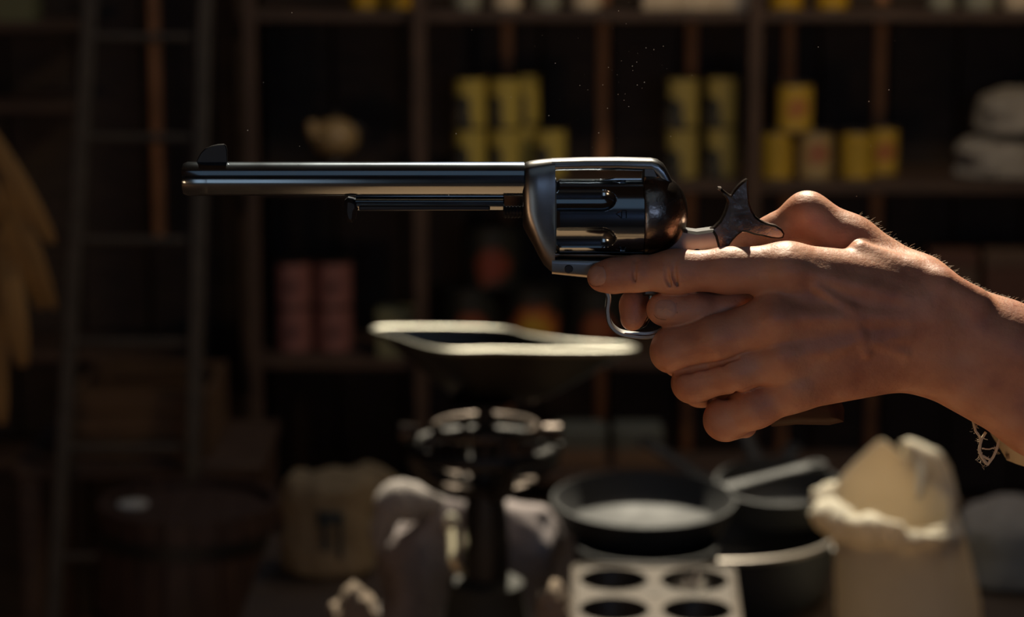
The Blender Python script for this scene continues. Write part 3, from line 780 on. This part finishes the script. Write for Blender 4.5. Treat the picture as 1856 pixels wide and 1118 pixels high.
obj('barrel', MB().lathe([(rb * .35, LX(344)), (rb * .35, LX(333)), (rb * .72, LX(331.5)), (rb * .90, LX(333)), (rb * 1.0, LX(341)), (rb * .985, LX(378)), (rb * .985, LX(380)), (rb * .99, LX(382)), (rb, LX(950))], (0, 0, ax.z), 'x', 64), BLUE, gun, sharp=35)
fs = [G(356, 296), G(359, 286), G(364, 277), G(372, 269), G(384, 264), G(396, 261.5), G(406, 261), G(410, 264), G(412, 272), G(412.5, 297)]
obj('front_sight', MB().prism(fs, -.0012, .0012, .0005), DARKS, gun)
ez = G(640, 370).z; ye = .004
obj('ejector_housing', MB().lathe([(.0022, LX(642)), (.0042, LX(644)), (.0042, LX(912)), (.0036, LX(914))], (0, ye, ez), 'x', 24), BLUE, gun)
obj('ejector_rod_slot', MB().box(((LX(650) + LX(888)) / 2, ye - .0026, G(640, 377).z), (LX(888) - LX(650), .0042, .0028), b=.0006), DARKS, gun)
hd = [G(623, 372), G(624, 364), G(630, 359), G(640, 361), G(648, 366), G(650, 378), G(646, 384), G(644, 398), G(638, 404), G(629, 402), G(624, 392), G(622.5, 382)]
obj('ejector_head', MB().prism(hd, ye - .0055, ye + .0055, .0022), DARKS, gun)
bp = []
for i in range(13):
    bp.append((.0036 if i % 2 else .0030, LX(912 + i * 3)))
obj('base_pin', MB().lathe(bp, (0, 0, G(930, 384).z), 'x', 20), DARKS, gun)

def sect(mb, sts, n=40, cap=True):
    """loft of rounded sections: (px, top, bottom, half width, roundness)"""
    rs = []
    for px_, t_, b_, hw, e in sts:
        p, q = G(px_, t_), G(px_, b_); cz_, hz = (p.z + q.z) / 2, (p.z - q.z) / 2
        rs.append([Vector((p.x, hw * math.copysign(abs(math.cos(a)) ** (2 / e), math.cos(a)), cz_ + hz * math.copysign(abs(math.sin(a)) ** (2 / e), math.sin(a)))) for a in [2 * PI * (i + .5) / n for i in range(n)]])
    mb.rings(rs)
fr = MB()
sect(fr, [(947.5, 300, 408, .0078, 2.6), (949, 297, 412, .0090, 2.6), (953, 294, 420, .0102, 2.6), (960, 292, 432, .0108, 2.8), (968, 290.5, 446, .0112, 2.8), (976, 289.5, 462, .0112, 3), (986, 288.5, 479, .0110, 3), (998, 287.5, 490, .0108, 3.4), (1006, 287, 495, .0106, 3.6)], 56)
sect(fr, [(1000, 287, 309, .0070, 2.6), (1060, 285, 308, .0072, 2.5), (1120, 284.5, 308, .0072, 2.4), (1180, 286, 310, .0072, 2.4), (1192, 289, 322, .0072, 3), (1202, 296, 335, .0072, 3), (1209, 307, 345, .0070, 3), (1216, 322, 350, .0066, 3), (1224, 336, 360, .0055, 3)], 36)
sect(fr, [(1000, 463, 493.5, .0100, 5), (1060, 464, 500, .0098, 5), (1120, 464, 508, .0092, 5), (1170, 464, 516, .0085, 5), (1230, 462, 526, .0080, 5)], 36)
fz = [G(1164, 300), G(1186, 300), G(1200, 330), G(1240, 414), G(1262, 417), G(1292, 413), G(1299, 424), G(1306, 452), G(1340, 470), G(1420, 480), G(1440, 540), G(1165, 532), G(1164, 470)]
fr.prism(fz, -.0072, .0072, .0015)
obj('frame', fr, STEEL, gun, sharp=35)
rcz = G(1200, 387).z; rr0 = 76 * S0
dome = [(rr0 * .2, LX(1164)), (rr0 * .97, LX(1164)), (rr0, LX(1166)), (rr0, LX(1174))]
for i in range(1, 15):
    a = i / 14 * PI / 2; dome.append((max(.0004, rr0 * math.cos(a) ** .86), LX(1174 + 73 * math.sin(a))))
obj('recoil_shield', MB().lathe(dome, (0, 0, rcz), 'x', 72, sy=.88), CASE, gun, sharp=50)
# cylinder with flutes and stop notches
def cyl():
    R = 70.5 * S0; zc_ = G(1090, 392.5).z; n = 432; xs = [1008, 1009.5, 1011, 1014, 1018] + [1018 + i * 1.6 for i in range(1, 92)] + [1165]
    rf = 27 * S0; cc = R + rf * .46; xe = 1088
    rot = rad(90 - 4)
    rs = []
    for px_ in xs:
        x = LX(px_); ring = []
        for i in range(n):
            th = 2 * PI * i / n; rr = R
            if px_ < 1014: rr = R - (1014 - px_) * S0 * .9
            ph = (th - rot + PI / 6) % (PI / 3) - PI / 6
            q = rf
            if px_ > xe:
                d = (px_ - xe) / 30.0
                q = rf * math.sqrt(max(0, 1 - d * d)) if d < 1 else 0
            if q > 0:
                disc = q * q - (cc * math.sin(ph)) ** 2
                if disc > 0: rr = min(rr, cc * math.cos(ph) - math.sqrt(disc))
            ph2 = (th - rot - rad(22) + PI / 6) % (PI / 3) - PI / 6
            wn = ph2 * R / S0; u = px_ - 1128
            if -14 <= u <= 5:
                k = 7.0 if u > -4 else 7.0 * max(0, (u + 14) / 10)
                if abs(wn) < k: rr = min(rr, R - .0011 * (1 if u > -4 else .5))
            ring.append(Vector((x, rr * math.cos(th), zc_ + rr * math.sin(th))))
        rs.append(ring)
    obj('cylinder', MB().rings(rs), BLUE, gun, sharp=32)
cyl()
obj('cylinder_gap_plate', MB().box((LX(1007), 0, G(1007, 390).z), (.0012, .018, .040), b=.0004), STEEL, gun)
hm = [G(*p) for p in ((1262, 420), (1280, 417), (1294, 410), (1304, 400), (1311, 388), (1316, 374), (1318, 364), (1314, 356), (1308, 351), (1305, 345), (1299.5, 342.5), (1301, 338.5), (1307, 339), (1311, 344), (1319, 350), (1324, 353), (1329, 345), (1337, 335), (1346, 327.5), (1353, 323.5), (1355.5, 326), (1355, 335), (1356, 352), (1358, 368), (1362, 380), (1369, 391), (1379, 399), (1392, 404), (1406, 407.5), (1416, 414), (1421, 422), (1419, 429), (1411, 431.5), (1396, 430), (1382, 426.5), (1366, 424), (1352, 419), (1345, 418.5), (1336, 425), (1326, 436), (1318, 448), (1300, 462), (1270, 455))]
obj('hammer', MB().prism(hm, -.0038, .0038, .0010), CASE, gun, sharp=30)
# trigger guard: band swept along a loop
gp = dense([G(1098, 500), G(1103, 536), G(1101, 562), G(1106, 586), G(1122, 601), G(1148, 607), G(1176, 608), G(1198, 601), G(1211, 586), G(1222, 560), G(1228, 520)], 6)[:-12]
rs = []
for i, p in enumerate(gp):
    t_ = (gp[min(i + 1, len(gp) - 1)] - gp[max(i - 1, 0)]).normalized(); nn = Vector((-t_.z, 0, t_.x))
    hw = .0048; th = .0013
    rs.append([p + nn * (th * a) + Vector((0, hw * b, 0)) for a, b in ((-1, -.8), (-.6, -1), (.6, -1), (1, -.8), (1, .8), (.6, 1), (-.6, 1), (-1, .8))])
obj('trigger_guard', MB().rings(rs), GUARD, gun, sharp=40)
obj('trigger', MB().tube(dense([G(1186, 515), G(1180, 545), G(1170, 570), G(1160, 585)], 5)[:16], .0022, 12, flat=1.6), CASE, gun)
for px_, py_ in ((1196, 448), (1030, 482), (1262, 455)):
    c_ = G(px_, py_, -.0098 if px_ == 1030 else -.0073); obj('screw', MB().lathe([(.0002, -.0012), (.0021, -.0012), (.0024, -.0004), (.0024, .0008)], c_, 'y', 18), DARKS, gun)
gr = [G(*p) for p in ((1230, 530), (1430, 485), (1446, 520), (1468, 590), (1494, 660), (1527, 735), (1526, 758), (1500, 764), (1440, 763), (1396, 767), (1376, 740), (1330, 690), (1285, 640), (1240, 596))]
obj('grip', MB().prism(gr, -.0145, .0145, .006), GRIPW, gun, sharp=50)
bs = dense([G(1400, 470), G(1445, 490), G(1466, 590), G(1484, 660), G(1505, 735)], 6)[:25]
obj('backstrap', MB().tube(bs, .0045, 12), STEEL, gun)

# ------------------------------------------------------------------ the person: both hands and forearms as one surface
def smin(a, b, k):
    h = np.maximum(k - np.abs(a - b), 0) / k
    return np.minimum(a, b) - h * h * k * .25
class Field:
    def __init__(s, lo, hi, h):
        s.h = h; s.lo = np.array(lo); s.n = [int((b - a) / h) + 2 for a, b in zip(lo, hi)]
        s.ax = [lo[i] + h * np.arange(s.n[i], dtype=np.float32) for i in range(3)]
    def new(s): return np.full(s.n, .03, np.float32)
    def cap(s, f, a, b, ra, rb, k, mode='add', depth=None):
        R = max(ra, rb) + .03 if mode == 'add' else max(ra, rb) + .004
        lo = [min(a[i], b[i]) - R for i in range(3)]; hi = [max(a[i], b[i]) + R for i in range(3)]
        sl = [slice(max(0, int((lo[i] - s.lo[i]) / s.h)), min(s.n[i], int((hi[i] - s.lo[i]) / s.h) + 2)) for i in range(3)]
        if any(q.stop <= q.start for q in sl): return
        X = s.ax[0][sl[0]][:, None, None] - a[0]; Y = s.ax[1][sl[1]][None, :, None] - a[1]; Z = s.ax[2][sl[2]][None, None, :] - a[2]
        d = Vector(b) - Vector(a); L2 = max(d.dot(d), 1e-12)
        t = np.clip((X * d.x + Y * d.y + Z * d.z) / L2, 0, 1)
        dist = np.sqrt((X - t * d.x) ** 2 + (Y - t * d.y) ** 2 + (Z - t * d.z) ** 2) - (ra + (rb - ra) * t)
        g = f[sl[0], sl[1], sl[2]]
        if mode == 'add': f[sl[0], sl[1], sl[2]] = smin(g, dist.astype(np.float32), k)
        else: f[sl[0], sl[1], sl[2]] = -smin(-g, dist.astype(np.float32), k)
    def chain(s, f, pts, k):
        for p, q in zip(pts[:-1], pts[1:]): s.cap(f, p[0], q[0], p[1], q[1], k)
def surface_nets(f, lo, h):
    ins = f < 0
    c = np.zeros(tuple(n - 1 for n in f.shape), np.int8)
    for dx in (0, 1):
        for dy in (0, 1):
            for dz in (0, 1): c += ins[dx:f.shape[0] - 1 + dx, dy:f.shape[1] - 1 + dy, dz:f.shape[2] - 1 + dz]
    act = np.argwhere((c > 0) & (c < 8)); idx = np.full(c.shape, -1, np.int64); idx[tuple(act.T)] = np.arange(len(act))
    cor = np.array([(x, y, z) for x in (0, 1) for y in (0, 1) for z in (0, 1)])
    val = np.stack([f[tuple((act + o).T)] for o in cor], 1)
    acc = np.zeros((len(act), 3)); cnt = np.zeros(len(act))
    for i in range(8):
        for j in range(i + 1, 8):
            if np.abs(cor[i] - cor[j]).sum() != 1: continue
            m = (val[:, i] < 0) != (val[:, j] < 0)
            t = np.where(m, val[:, i] / np.where(m, val[:, i] - val[:, j], 1), 0)
            acc += np.where(m[:, None], cor[i] + t[:, None] * (cor[j] - cor[i]), 0); cnt += m
    verts = (act + acc / cnt[:, None]) * h + lo
    quads = []
    for a in range(3):
        u, v = (a + 1) % 3, (a + 2) % 3
        s0 = [slice(None)] * 3; s1 = [slice(None)] * 3; s0[a] = slice(0, -1); s1[a] = slice(1, None)
        A, B = ins[tuple(s0)], ins[tuple(s1)]
        e = np.argwhere(A != B); e = e[(e[:, u] > 0) & (e[:, v] > 0) & (e[:, u] < f.shape[u] - 1) & (e[:, v] < f.shape[v] - 1)]
        q = []
        for du, dv in ((-1, -1), (0, -1), (0, 0), (-1, 0)):
            p = e.copy(); p[:, u] += du; p[:, v] += dv; q.append(idx[tuple(p.T)])
        q = np.stack(q, 1); fl_ = ~A[tuple(e.T)]; q[fl_] = q[fl_][:, ::-1]; quads.append(q)
    return verts, np.concatenate(quads)

def H(px, py, y, r): return (V(px, py, y), r * S(y, py))
lo = (LX(1055), -.062, V(1500, 960, 0).z); hi = (LX(2040), .105, V(1500, 335, 0).z)
FD = Field(lo, hi, .00095)
arm, fing, thb, rgt = FD.new(), FD.new(), FD.new(), FD.new()
K = .012
# left forearm, wrist and the back of the hand
FD.chain(arm, [H(1668, 549, -.010, 72), H(1822, 629, -.010, 76), H(2100, 770, -.010, 82)], K)
FD.chain(arm, [H(1704, 652, -.010, 70), H(1890, 748, -.010, 76), H(2100, 856, -.010, 82)], K)
for m_, wv in (((1425, 490, -.0255, 49), (1655, 532, -.010, 68)), ((1405, 578, -.0325, 47), (1665, 570, -.012, 66)), ((1418, 648, -.0315, 45), (1665, 606, -.012, 64)), ((1440, 702, -.0260, 42), (1668, 640, -.008, 62))):
    FD.cap(arm, H(*m_)[0], H(*wv)[0], H(*m_)[1], H(*wv)[1], K)
FD.cap(arm, H(1420, 560, -.012, 50)[0], H(1600, 600, -.002, 60)[0], .015, .018, K)   # flesh of the palm
# wrist bone and thumb tendon
FD.chain(arm, [H(1706, 516, -.024, 24), H(1765, 548, -.022, 26)], .008)
FD.chain(arm, [H(1560, 452, -.014, 16), H(1650, 492, -.019, 13), H(1700, 516, -.024, 16)], .007)
# knuckle heads and tendons of the back
for a, b in (((1425, 486, -.0375), (1640, 540, -.0310)), ((1402, 574, -.0445), (1640, 576, -.0325)), ((1416, 644, -.0425), (1640, 606, -.0320)), ((1440, 698, -.0355), (1640, 634, -.0270))):
    FD.cap(arm, H(*a, 10)[0], H(*b, 6)[0], .0035, .0018, .006)
for a in ((1405, 576, -.0380, 30), (1418, 646, -.0370, 29), (1440, 700, -.0320, 27), (1424, 490, -.0330, 30)):
    FD.cap(arm, H(*a)[0], H(*a)[0], H(*a)[1], H(*a)[1], .006)
# veins
for pl_ in ([(1480, 520, -.0385), (1540, 560, -.0375), (1610, 575, -.0335)], [(1500, 640, -.0395), (1560, 610, -.0375), (1640, 640, -.0330)], [(1540, 560, -.0375), (1570, 640, -.0372)]):
    for a, b in zip(pl_[:-1], pl_[1:]): FD.cap(arm, H(*a, 1)[0], H(*b, 1)[0], .0016, .0016, .004)
# fingers
k2 = .005
def finger(pts):
    f = FD.new(); FD.chain(f, [H(*p) for p in pts], k2); return f
for pts in (
    [(1090.5, 502, -.0170, 26.5), (1112, 499.5, -.0185, 29.5), (1152, 496, -.0195, 30.5), (1215, 493, -.0225, 36), (1232, 492, -.0228, 36), (1320, 490, -.0250, 40), (1428, 489, -.0255, 48)],
    [(1268, 664, .0235, 26), (1232, 650, .0130, 31), (1217, 637, -.0060, 36), (1222, 632, -.0230, 39), (1300, 613, -.0330, 39), (1405, 578, -.0330, 45)],
    [(1306, 716, .0215, 25), (1268, 706, .0120, 29), (1254, 694, -.0060, 34), (1260, 689, -.0220, 37), (1335, 672, -.0315, 37), (1420, 646, -.0310, 43)],
    [(1350, 772, .0170, 22), (1322, 769, .0090, 26), (1311, 762, -.0030, 33), (1315, 760, -.0170, 37), (1370, 737, -.0260, 37), (1440, 702, -.0260, 41)]):
    f = finger(pts); fing = smin(fing, f, .0009)
# thumb of the same hand, over the far side behind the hammer
FD.chain(thb, [H(1322, 449, .0215, 24), H(1352, 440, .0215, 28), H(1405, 422, .0200, 31), H(1463, 391, .0150, 41), H(1540, 442, .0100, 50), H(1655, 516, .0000, 52)], .006)
hand = smin(smin(arm, fing, .0060), thb, .008)
# creases: finger joints and web lines
def crease(pts, r, k=.0012):
    for a, b in zip(pts[:-1], pts[1:]): FD.cap(hand, H(*a, 1)[0], H(*b, 1)[0], r, r, k, 'sub')
for x_, am, r_ in ((1208, 7, .0003), (1222, 6, .0003)):
    cr_ = [Vector((x_ + am * ((q - 490) / 26) ** 2, q, -.0350 + .0032 * ((q - 490) / 26) ** 2)) for q in range(464, 519, 3)]
    crease([tuple(q) for q in cr_], r_, .0022)
crease([(1153, 472, -.0258), (1150, 486, -.0290), (1150, 500, -.0294), (1153, 516, -.0270)], .0005, .002)
def front_y(f, px, py, ymax=.02):
    """y of the skin first met from the camera side at that spot"""
    for i in range(400):
        y = -.058 + i * .0003
        p = V(px, py, y); q = [(p[k] - FD.lo[k]) / FD.h for k in range(3)]
        b = [int(v) for v in q]; t = [v - int(v) for v in q]; val = 0
        for dx in (0, 1):
            for dy in (0, 1):
                for dz in (0, 1):
                    val += f[b[0] + dx, b[1] + dy, b[2] + dz] * (t[0] if dx else 1 - t[0]) * (t[1] if dy else 1 - t[1]) * (t[2] if dz else 1 - t[2])
        if val < 0: return y
        if y > ymax: break
    return None
for line in ([(1222, 675), (1250, 670), (1280, 664), (1310, 657), (1336, 649)], [(1290, 726), (1315, 719), (1340, 711), (1362, 703)]):
    pts = [(a, b, (front_y(hand, a, b) or -.02) + .0006) for a, b in line]
    for i in range(len(pts) - 1):
        FD.cap(hand, H(*pts[i], 1)[0], H(*pts[i + 1], 1)[0], .0021 - .0003 * i, .0018 - .0003 * i, .0022, 'sub')
# right hand on the far side: index finger through the guard, thumb forward under the other hand's index
FD.chain(rgt, [H(1146, 548, -.0040, 20), H(1148, 550, .0000, 20), H(1168, 528, .0110, 22), H(1235, 530, .0330, 28), H(1335, 580, .0540, 34), H(1480, 600, .0560, 58), H(1640, 622, .0560, 56), H(1760, 668, .0560, 58), H(1900, 730, .0560, 74), H(2100, 830, .0560, 84)], .006)
FD.chain(rgt, [H(1146, 578, -.0060, 21.5), H(1150, 562, -.0025, 22), H(1160, 548, .0040, 22)], .004)
for z_ in (0, 40, 78):
    FD.chain(rgt, [H(1480, 600 + z_ * .6, .0560, 45), H(1350, 622 + z_, .0560, 34), H(1318, 634 + z_, .0400, 28), H(1360, 640 + z_, .0330, 26)], .005)
FD.chain(rgt, [H(1201, 560, -.0185, 29.5), H(1222, 561, -.0195, 31), H(1262, 562, -.0190, 31), H(1320, 562, -.0140, 33), H(1400, 565, -.0080, 34), H(1480, 560, .0250, 42), H(1500, 590, .0500, 50)], .005)
body = smin(hand, rgt, .0008)
vb, qb = surface_nets(body, FD.lo, FD.h)
SK = M('skin', (.50, .225, .130), .52)
n1 = SK.noise(55, 5); n2 = SK.noise(14, 3)
mixn = SK.node('ShaderNodeMath', operation='MULTIPLY_ADD'); SK.link(n1, mixn.inputs[0]); mixn.inputs[1].default_value = .45
mm = SK.node('ShaderNodeMath', operation='MULTIPLY'); SK.link(n2, mm.inputs[0]); mm.inputs[1].default_value = .55; SK.link(mm.outputs[0], mixn.inputs[2])
SK.color(SK.ramp(mixn.outputs[0], [(.30, (.32, .115, .070)), (.50, (.50, .225, .130)), (.70, (.58, .31, .20))]))
bmp = SK.node('ShaderNodeBump'); bmp.inputs['Strength'].default_value = .55; bmp.inputs['Distance'].default_value = .0012
bm2 = SK.node('ShaderNodeBump'); bm2.inputs['Strength'].default_value = .35; bm2.inputs['Distance'].default_value = .0005
SK.link(SK.noise(130, 4), bmp.inputs['Height']); SK.link(SK.noise(700, 3), bm2.inputs['Height'])
SK.link(bmp.outputs[0], bm2.inputs['Normal']); SK.link(bm2.outputs[0], SK.p.inputs['Normal'])
SK.p.inputs['Subsurface Weight'].default_value = .30; SK.p.inputs['Subsurface Radius'].default_value = (1.0, .28, .12); SK.p.inputs['Subsurface Scale'].default_value = .006
pe = thing('person', 'bare hands of one person holding the revolver, arms from the right, frayed sleeve', 'person', V(1856, 700, .02))
me = MB(); me.v = [tuple(v) for v in vb.tolist()]; me.f = [tuple(q) for q in qb.tolist()]
skin = obj('body', me, SK.m, pe, sharp=0)
DIRT = M('nail_dirt', (.16, .075, .05), .7).m
NAIL = M('fingernail', (.46, .25, .18), .5).m
def nail(cx, cy, a, b, ang, e=2.6):
    rows, n = 6, 28; rs = []; ca, sa = math.cos(ang), math.sin(ang)
    for k in range(rows + 1):
        u = k / rows; ring = []
        for i in range(n):
            th = 2 * PI * i / n; x_ = a * u * math.copysign(abs(math.cos(th)) ** (2 / e), math.cos(th)); y_ = b * u * math.copysign(abs(math.sin(th)) ** (2 / e), math.sin(th))
            px_, py_ = cx + x_ * ca - y_ * sa, cy + x_ * sa + y_ * ca
            y = front_y(body, px_, py_)
            if y is None: y = front_y(body, cx + (px_ - cx) * .8, cy + (py_ - cy) * .8) or -.02
            lift = .00055 if u < .9 else -.0003
            ring.append(V(px_, py_, y - lift))
        rs.append(ring)
    m = MB(); m.rings(rs, True, False)
    m.f = [tuple(reversed(f)) for f in m.f]
    edge = [p + Vector((0, -.0001, 0)) for p in rs[-1]]
    edge = edge[-10:] + edge[:13]
    tag(obj('nail_dirt', MB().tube(edge, .0003, 6), DIRT, pe), 'dark line of dirt around the nail')
    return obj('fingernail', m, NAIL, pe, sharp=0)
nail(1083, 500, 17, 19, rad(-4)); nail(1206, 560, 22, 19, rad(2))
# sleeve of the far arm
SLEEVE = cloth('cream_sleeve_cloth', (.50, .42, .29), 300, .12)
def sleeve(x0, y0, L, slope, yc, rz0, ry0, wob):
    rs = []; n = 44
    for k in range(n):
        u = k / (n - 1); p = V(x0 + u * L, y0 + u * L * slope, yc); ring = []
        for i in range(64):
            th = 2 * PI * i / 64; rz_ = rz0 - 6 * math.sin(u * 19)
            f = (1 + .05 * lumps((math.cos(th) * 1.3, math.sin(th) * 1.3, u * 8), 1.5, 3) + .02 * lumps((math.cos(th) * 4, math.sin(th) * 4, u * 16), 1.3, 8)) * (1 + .18 * u)
            off = wob * lumps((math.cos(th), math.sin(th), 0), 2.0, 4) if k == 0 else 0
            ring.append(p + Vector((off * S0 - math.sin(th) * .012, math.cos(th) * ry0 * f, math.sin(th) * rz_ * S0 * f)))
        rs.append(ring)
    inn = [[p + (rs[k][(i + 32) % 64] - p) * .03 for i, p in enumerate(rs[k])] for k in range(n - 2, -1, -1)]
    obj('sleeve', MB().rings(rs + [[p.lerp(rs[-1][(i + 32) % 64], .48) for i, p in enumerate(rs[-1])]]), SLEEVE, pe, sharp=0)
    obj('sleeve_lining', MB().rings([rs[0]] + inn[::-1][:14], False, False), SLEEVE, pe, sharp=0)
sleeve(1792, 684, 850, .36, .058, 160, .046, 12)
sleeve(1900, 730, 760, .50, -.010, 150, .036, 4)
THR = M('frayed_thread', (.66, .54, .36), .8).m
for pts, r in (([(1763, 762), (1768, 780), (1777, 794), (1776, 815), (1781, 832), (1791, 842)], 2.6), ([(1787, 783), (1779, 796), (1774, 815), (1780, 830)], 2.6), ([(1812, 794), (1807, 812), (1800, 828), (1790, 842), (1784, 836)], 2.6), ([(1780, 813), (1792, 814), (1804, 811)], 1.4), ([(1778, 793), (1790, 797)], .7), ([(1781, 826), (1796, 834)], 2.4)):
    P = [V(a, b, -.004) for a, b in pts]; D_ = [P[0]]
    for i in range(len(P) - 1):
        for t in (.25, .5, .75, 1): D_.append(P[i].lerp(P[i + 1], t) + Vector((random.uniform(-1, 1), random.uniform(-1, 1), random.uniform(-1, 1))) * .00012)
    obj('frayed_thread', MB().tube(D_, r * S0, 6), THR, pe)
fz_ = MB()
for i in range(70):
    a = random.choice(((1766, 776), (1774, 800), (1774, 822), (1786, 840), (1806, 818), (1777, 830)))
    p = V(a[0] + random.uniform(-4, 4), a[1] + random.uniform(-9, 9), -.004); d = Vector((random.uniform(-1, 1), random.uniform(-1, 1), random.uniform(-1, 1))) * .0022
    fz_.tube([p, p + d * .5, p + d + Vector((0, 0, .0004))], .00012, 3)
tag(obj('fray_fuzz', fz_, THR, pe), kind='stuff')
# fine hairs along the upper edge of the forearm
hr = MB(); tri = vb; rng = np.random.RandomState(3)
xl, xh = LX(1560), LX(1860)
sel = np.where((vb[:, 0] > xl) & (vb[:, 0] < xh) & (vb[:, 1] < .01))[0]
topz = {}
for i in sel:
    k = int(vb[i, 0] / .003); 
    if k not in topz or vb[i, 2] > vb[topz[k], 2]: topz[k] = i
for k, i in topz.items():
    for j in range(5):
        p = Vector(vb[i]) + Vector((rng.uniform(-.002, .002), rng.uniform(-.009, .004), -.0016)); d = Vector((rng.uniform(.2, .9), rng.uniform(-.5, .3), rng.uniform(.4, .9))) * rng.uniform(.002, .0045)
        hr.tube([p, p + d * .6, p + d + Vector((.0007, 0, -.0004))], [.00008, .00007, .00003], 3)
tag(obj('arm_hair', hr, M('fair_hair', (.55, .42, .27), .5).m, pe), kind='stuff')

# ------------------------------------------------------------------ dust hanging in the sun beam
du = MB()
for i in range(90):
    px_, py_ = (random.gauss(1100, 75), random.gauss(105, 65)) if i < 60 else (random.uniform(430, 1700), random.uniform(10, 420))
    p = V(px_, py_, random.uniform(-.03, .06)); r = random.choice((.00012, .00016, .0002, .0003)) 
    du.add([p + Vector(q) * r for q in ((1, 0, -.7), (-1, 0, -.7), (0, 1, .7), (0, -1, .7))], [(0, 1, 2), (0, 3, 1), (0, 2, 3), (1, 3, 2)])
tag(obj('dust_motes', du, M('dust', (.7, .66, .58), .9).m, smooth=False), 'fine pale dust motes floating in the sunlight above the revolver', 'dust', None, 'stuff')
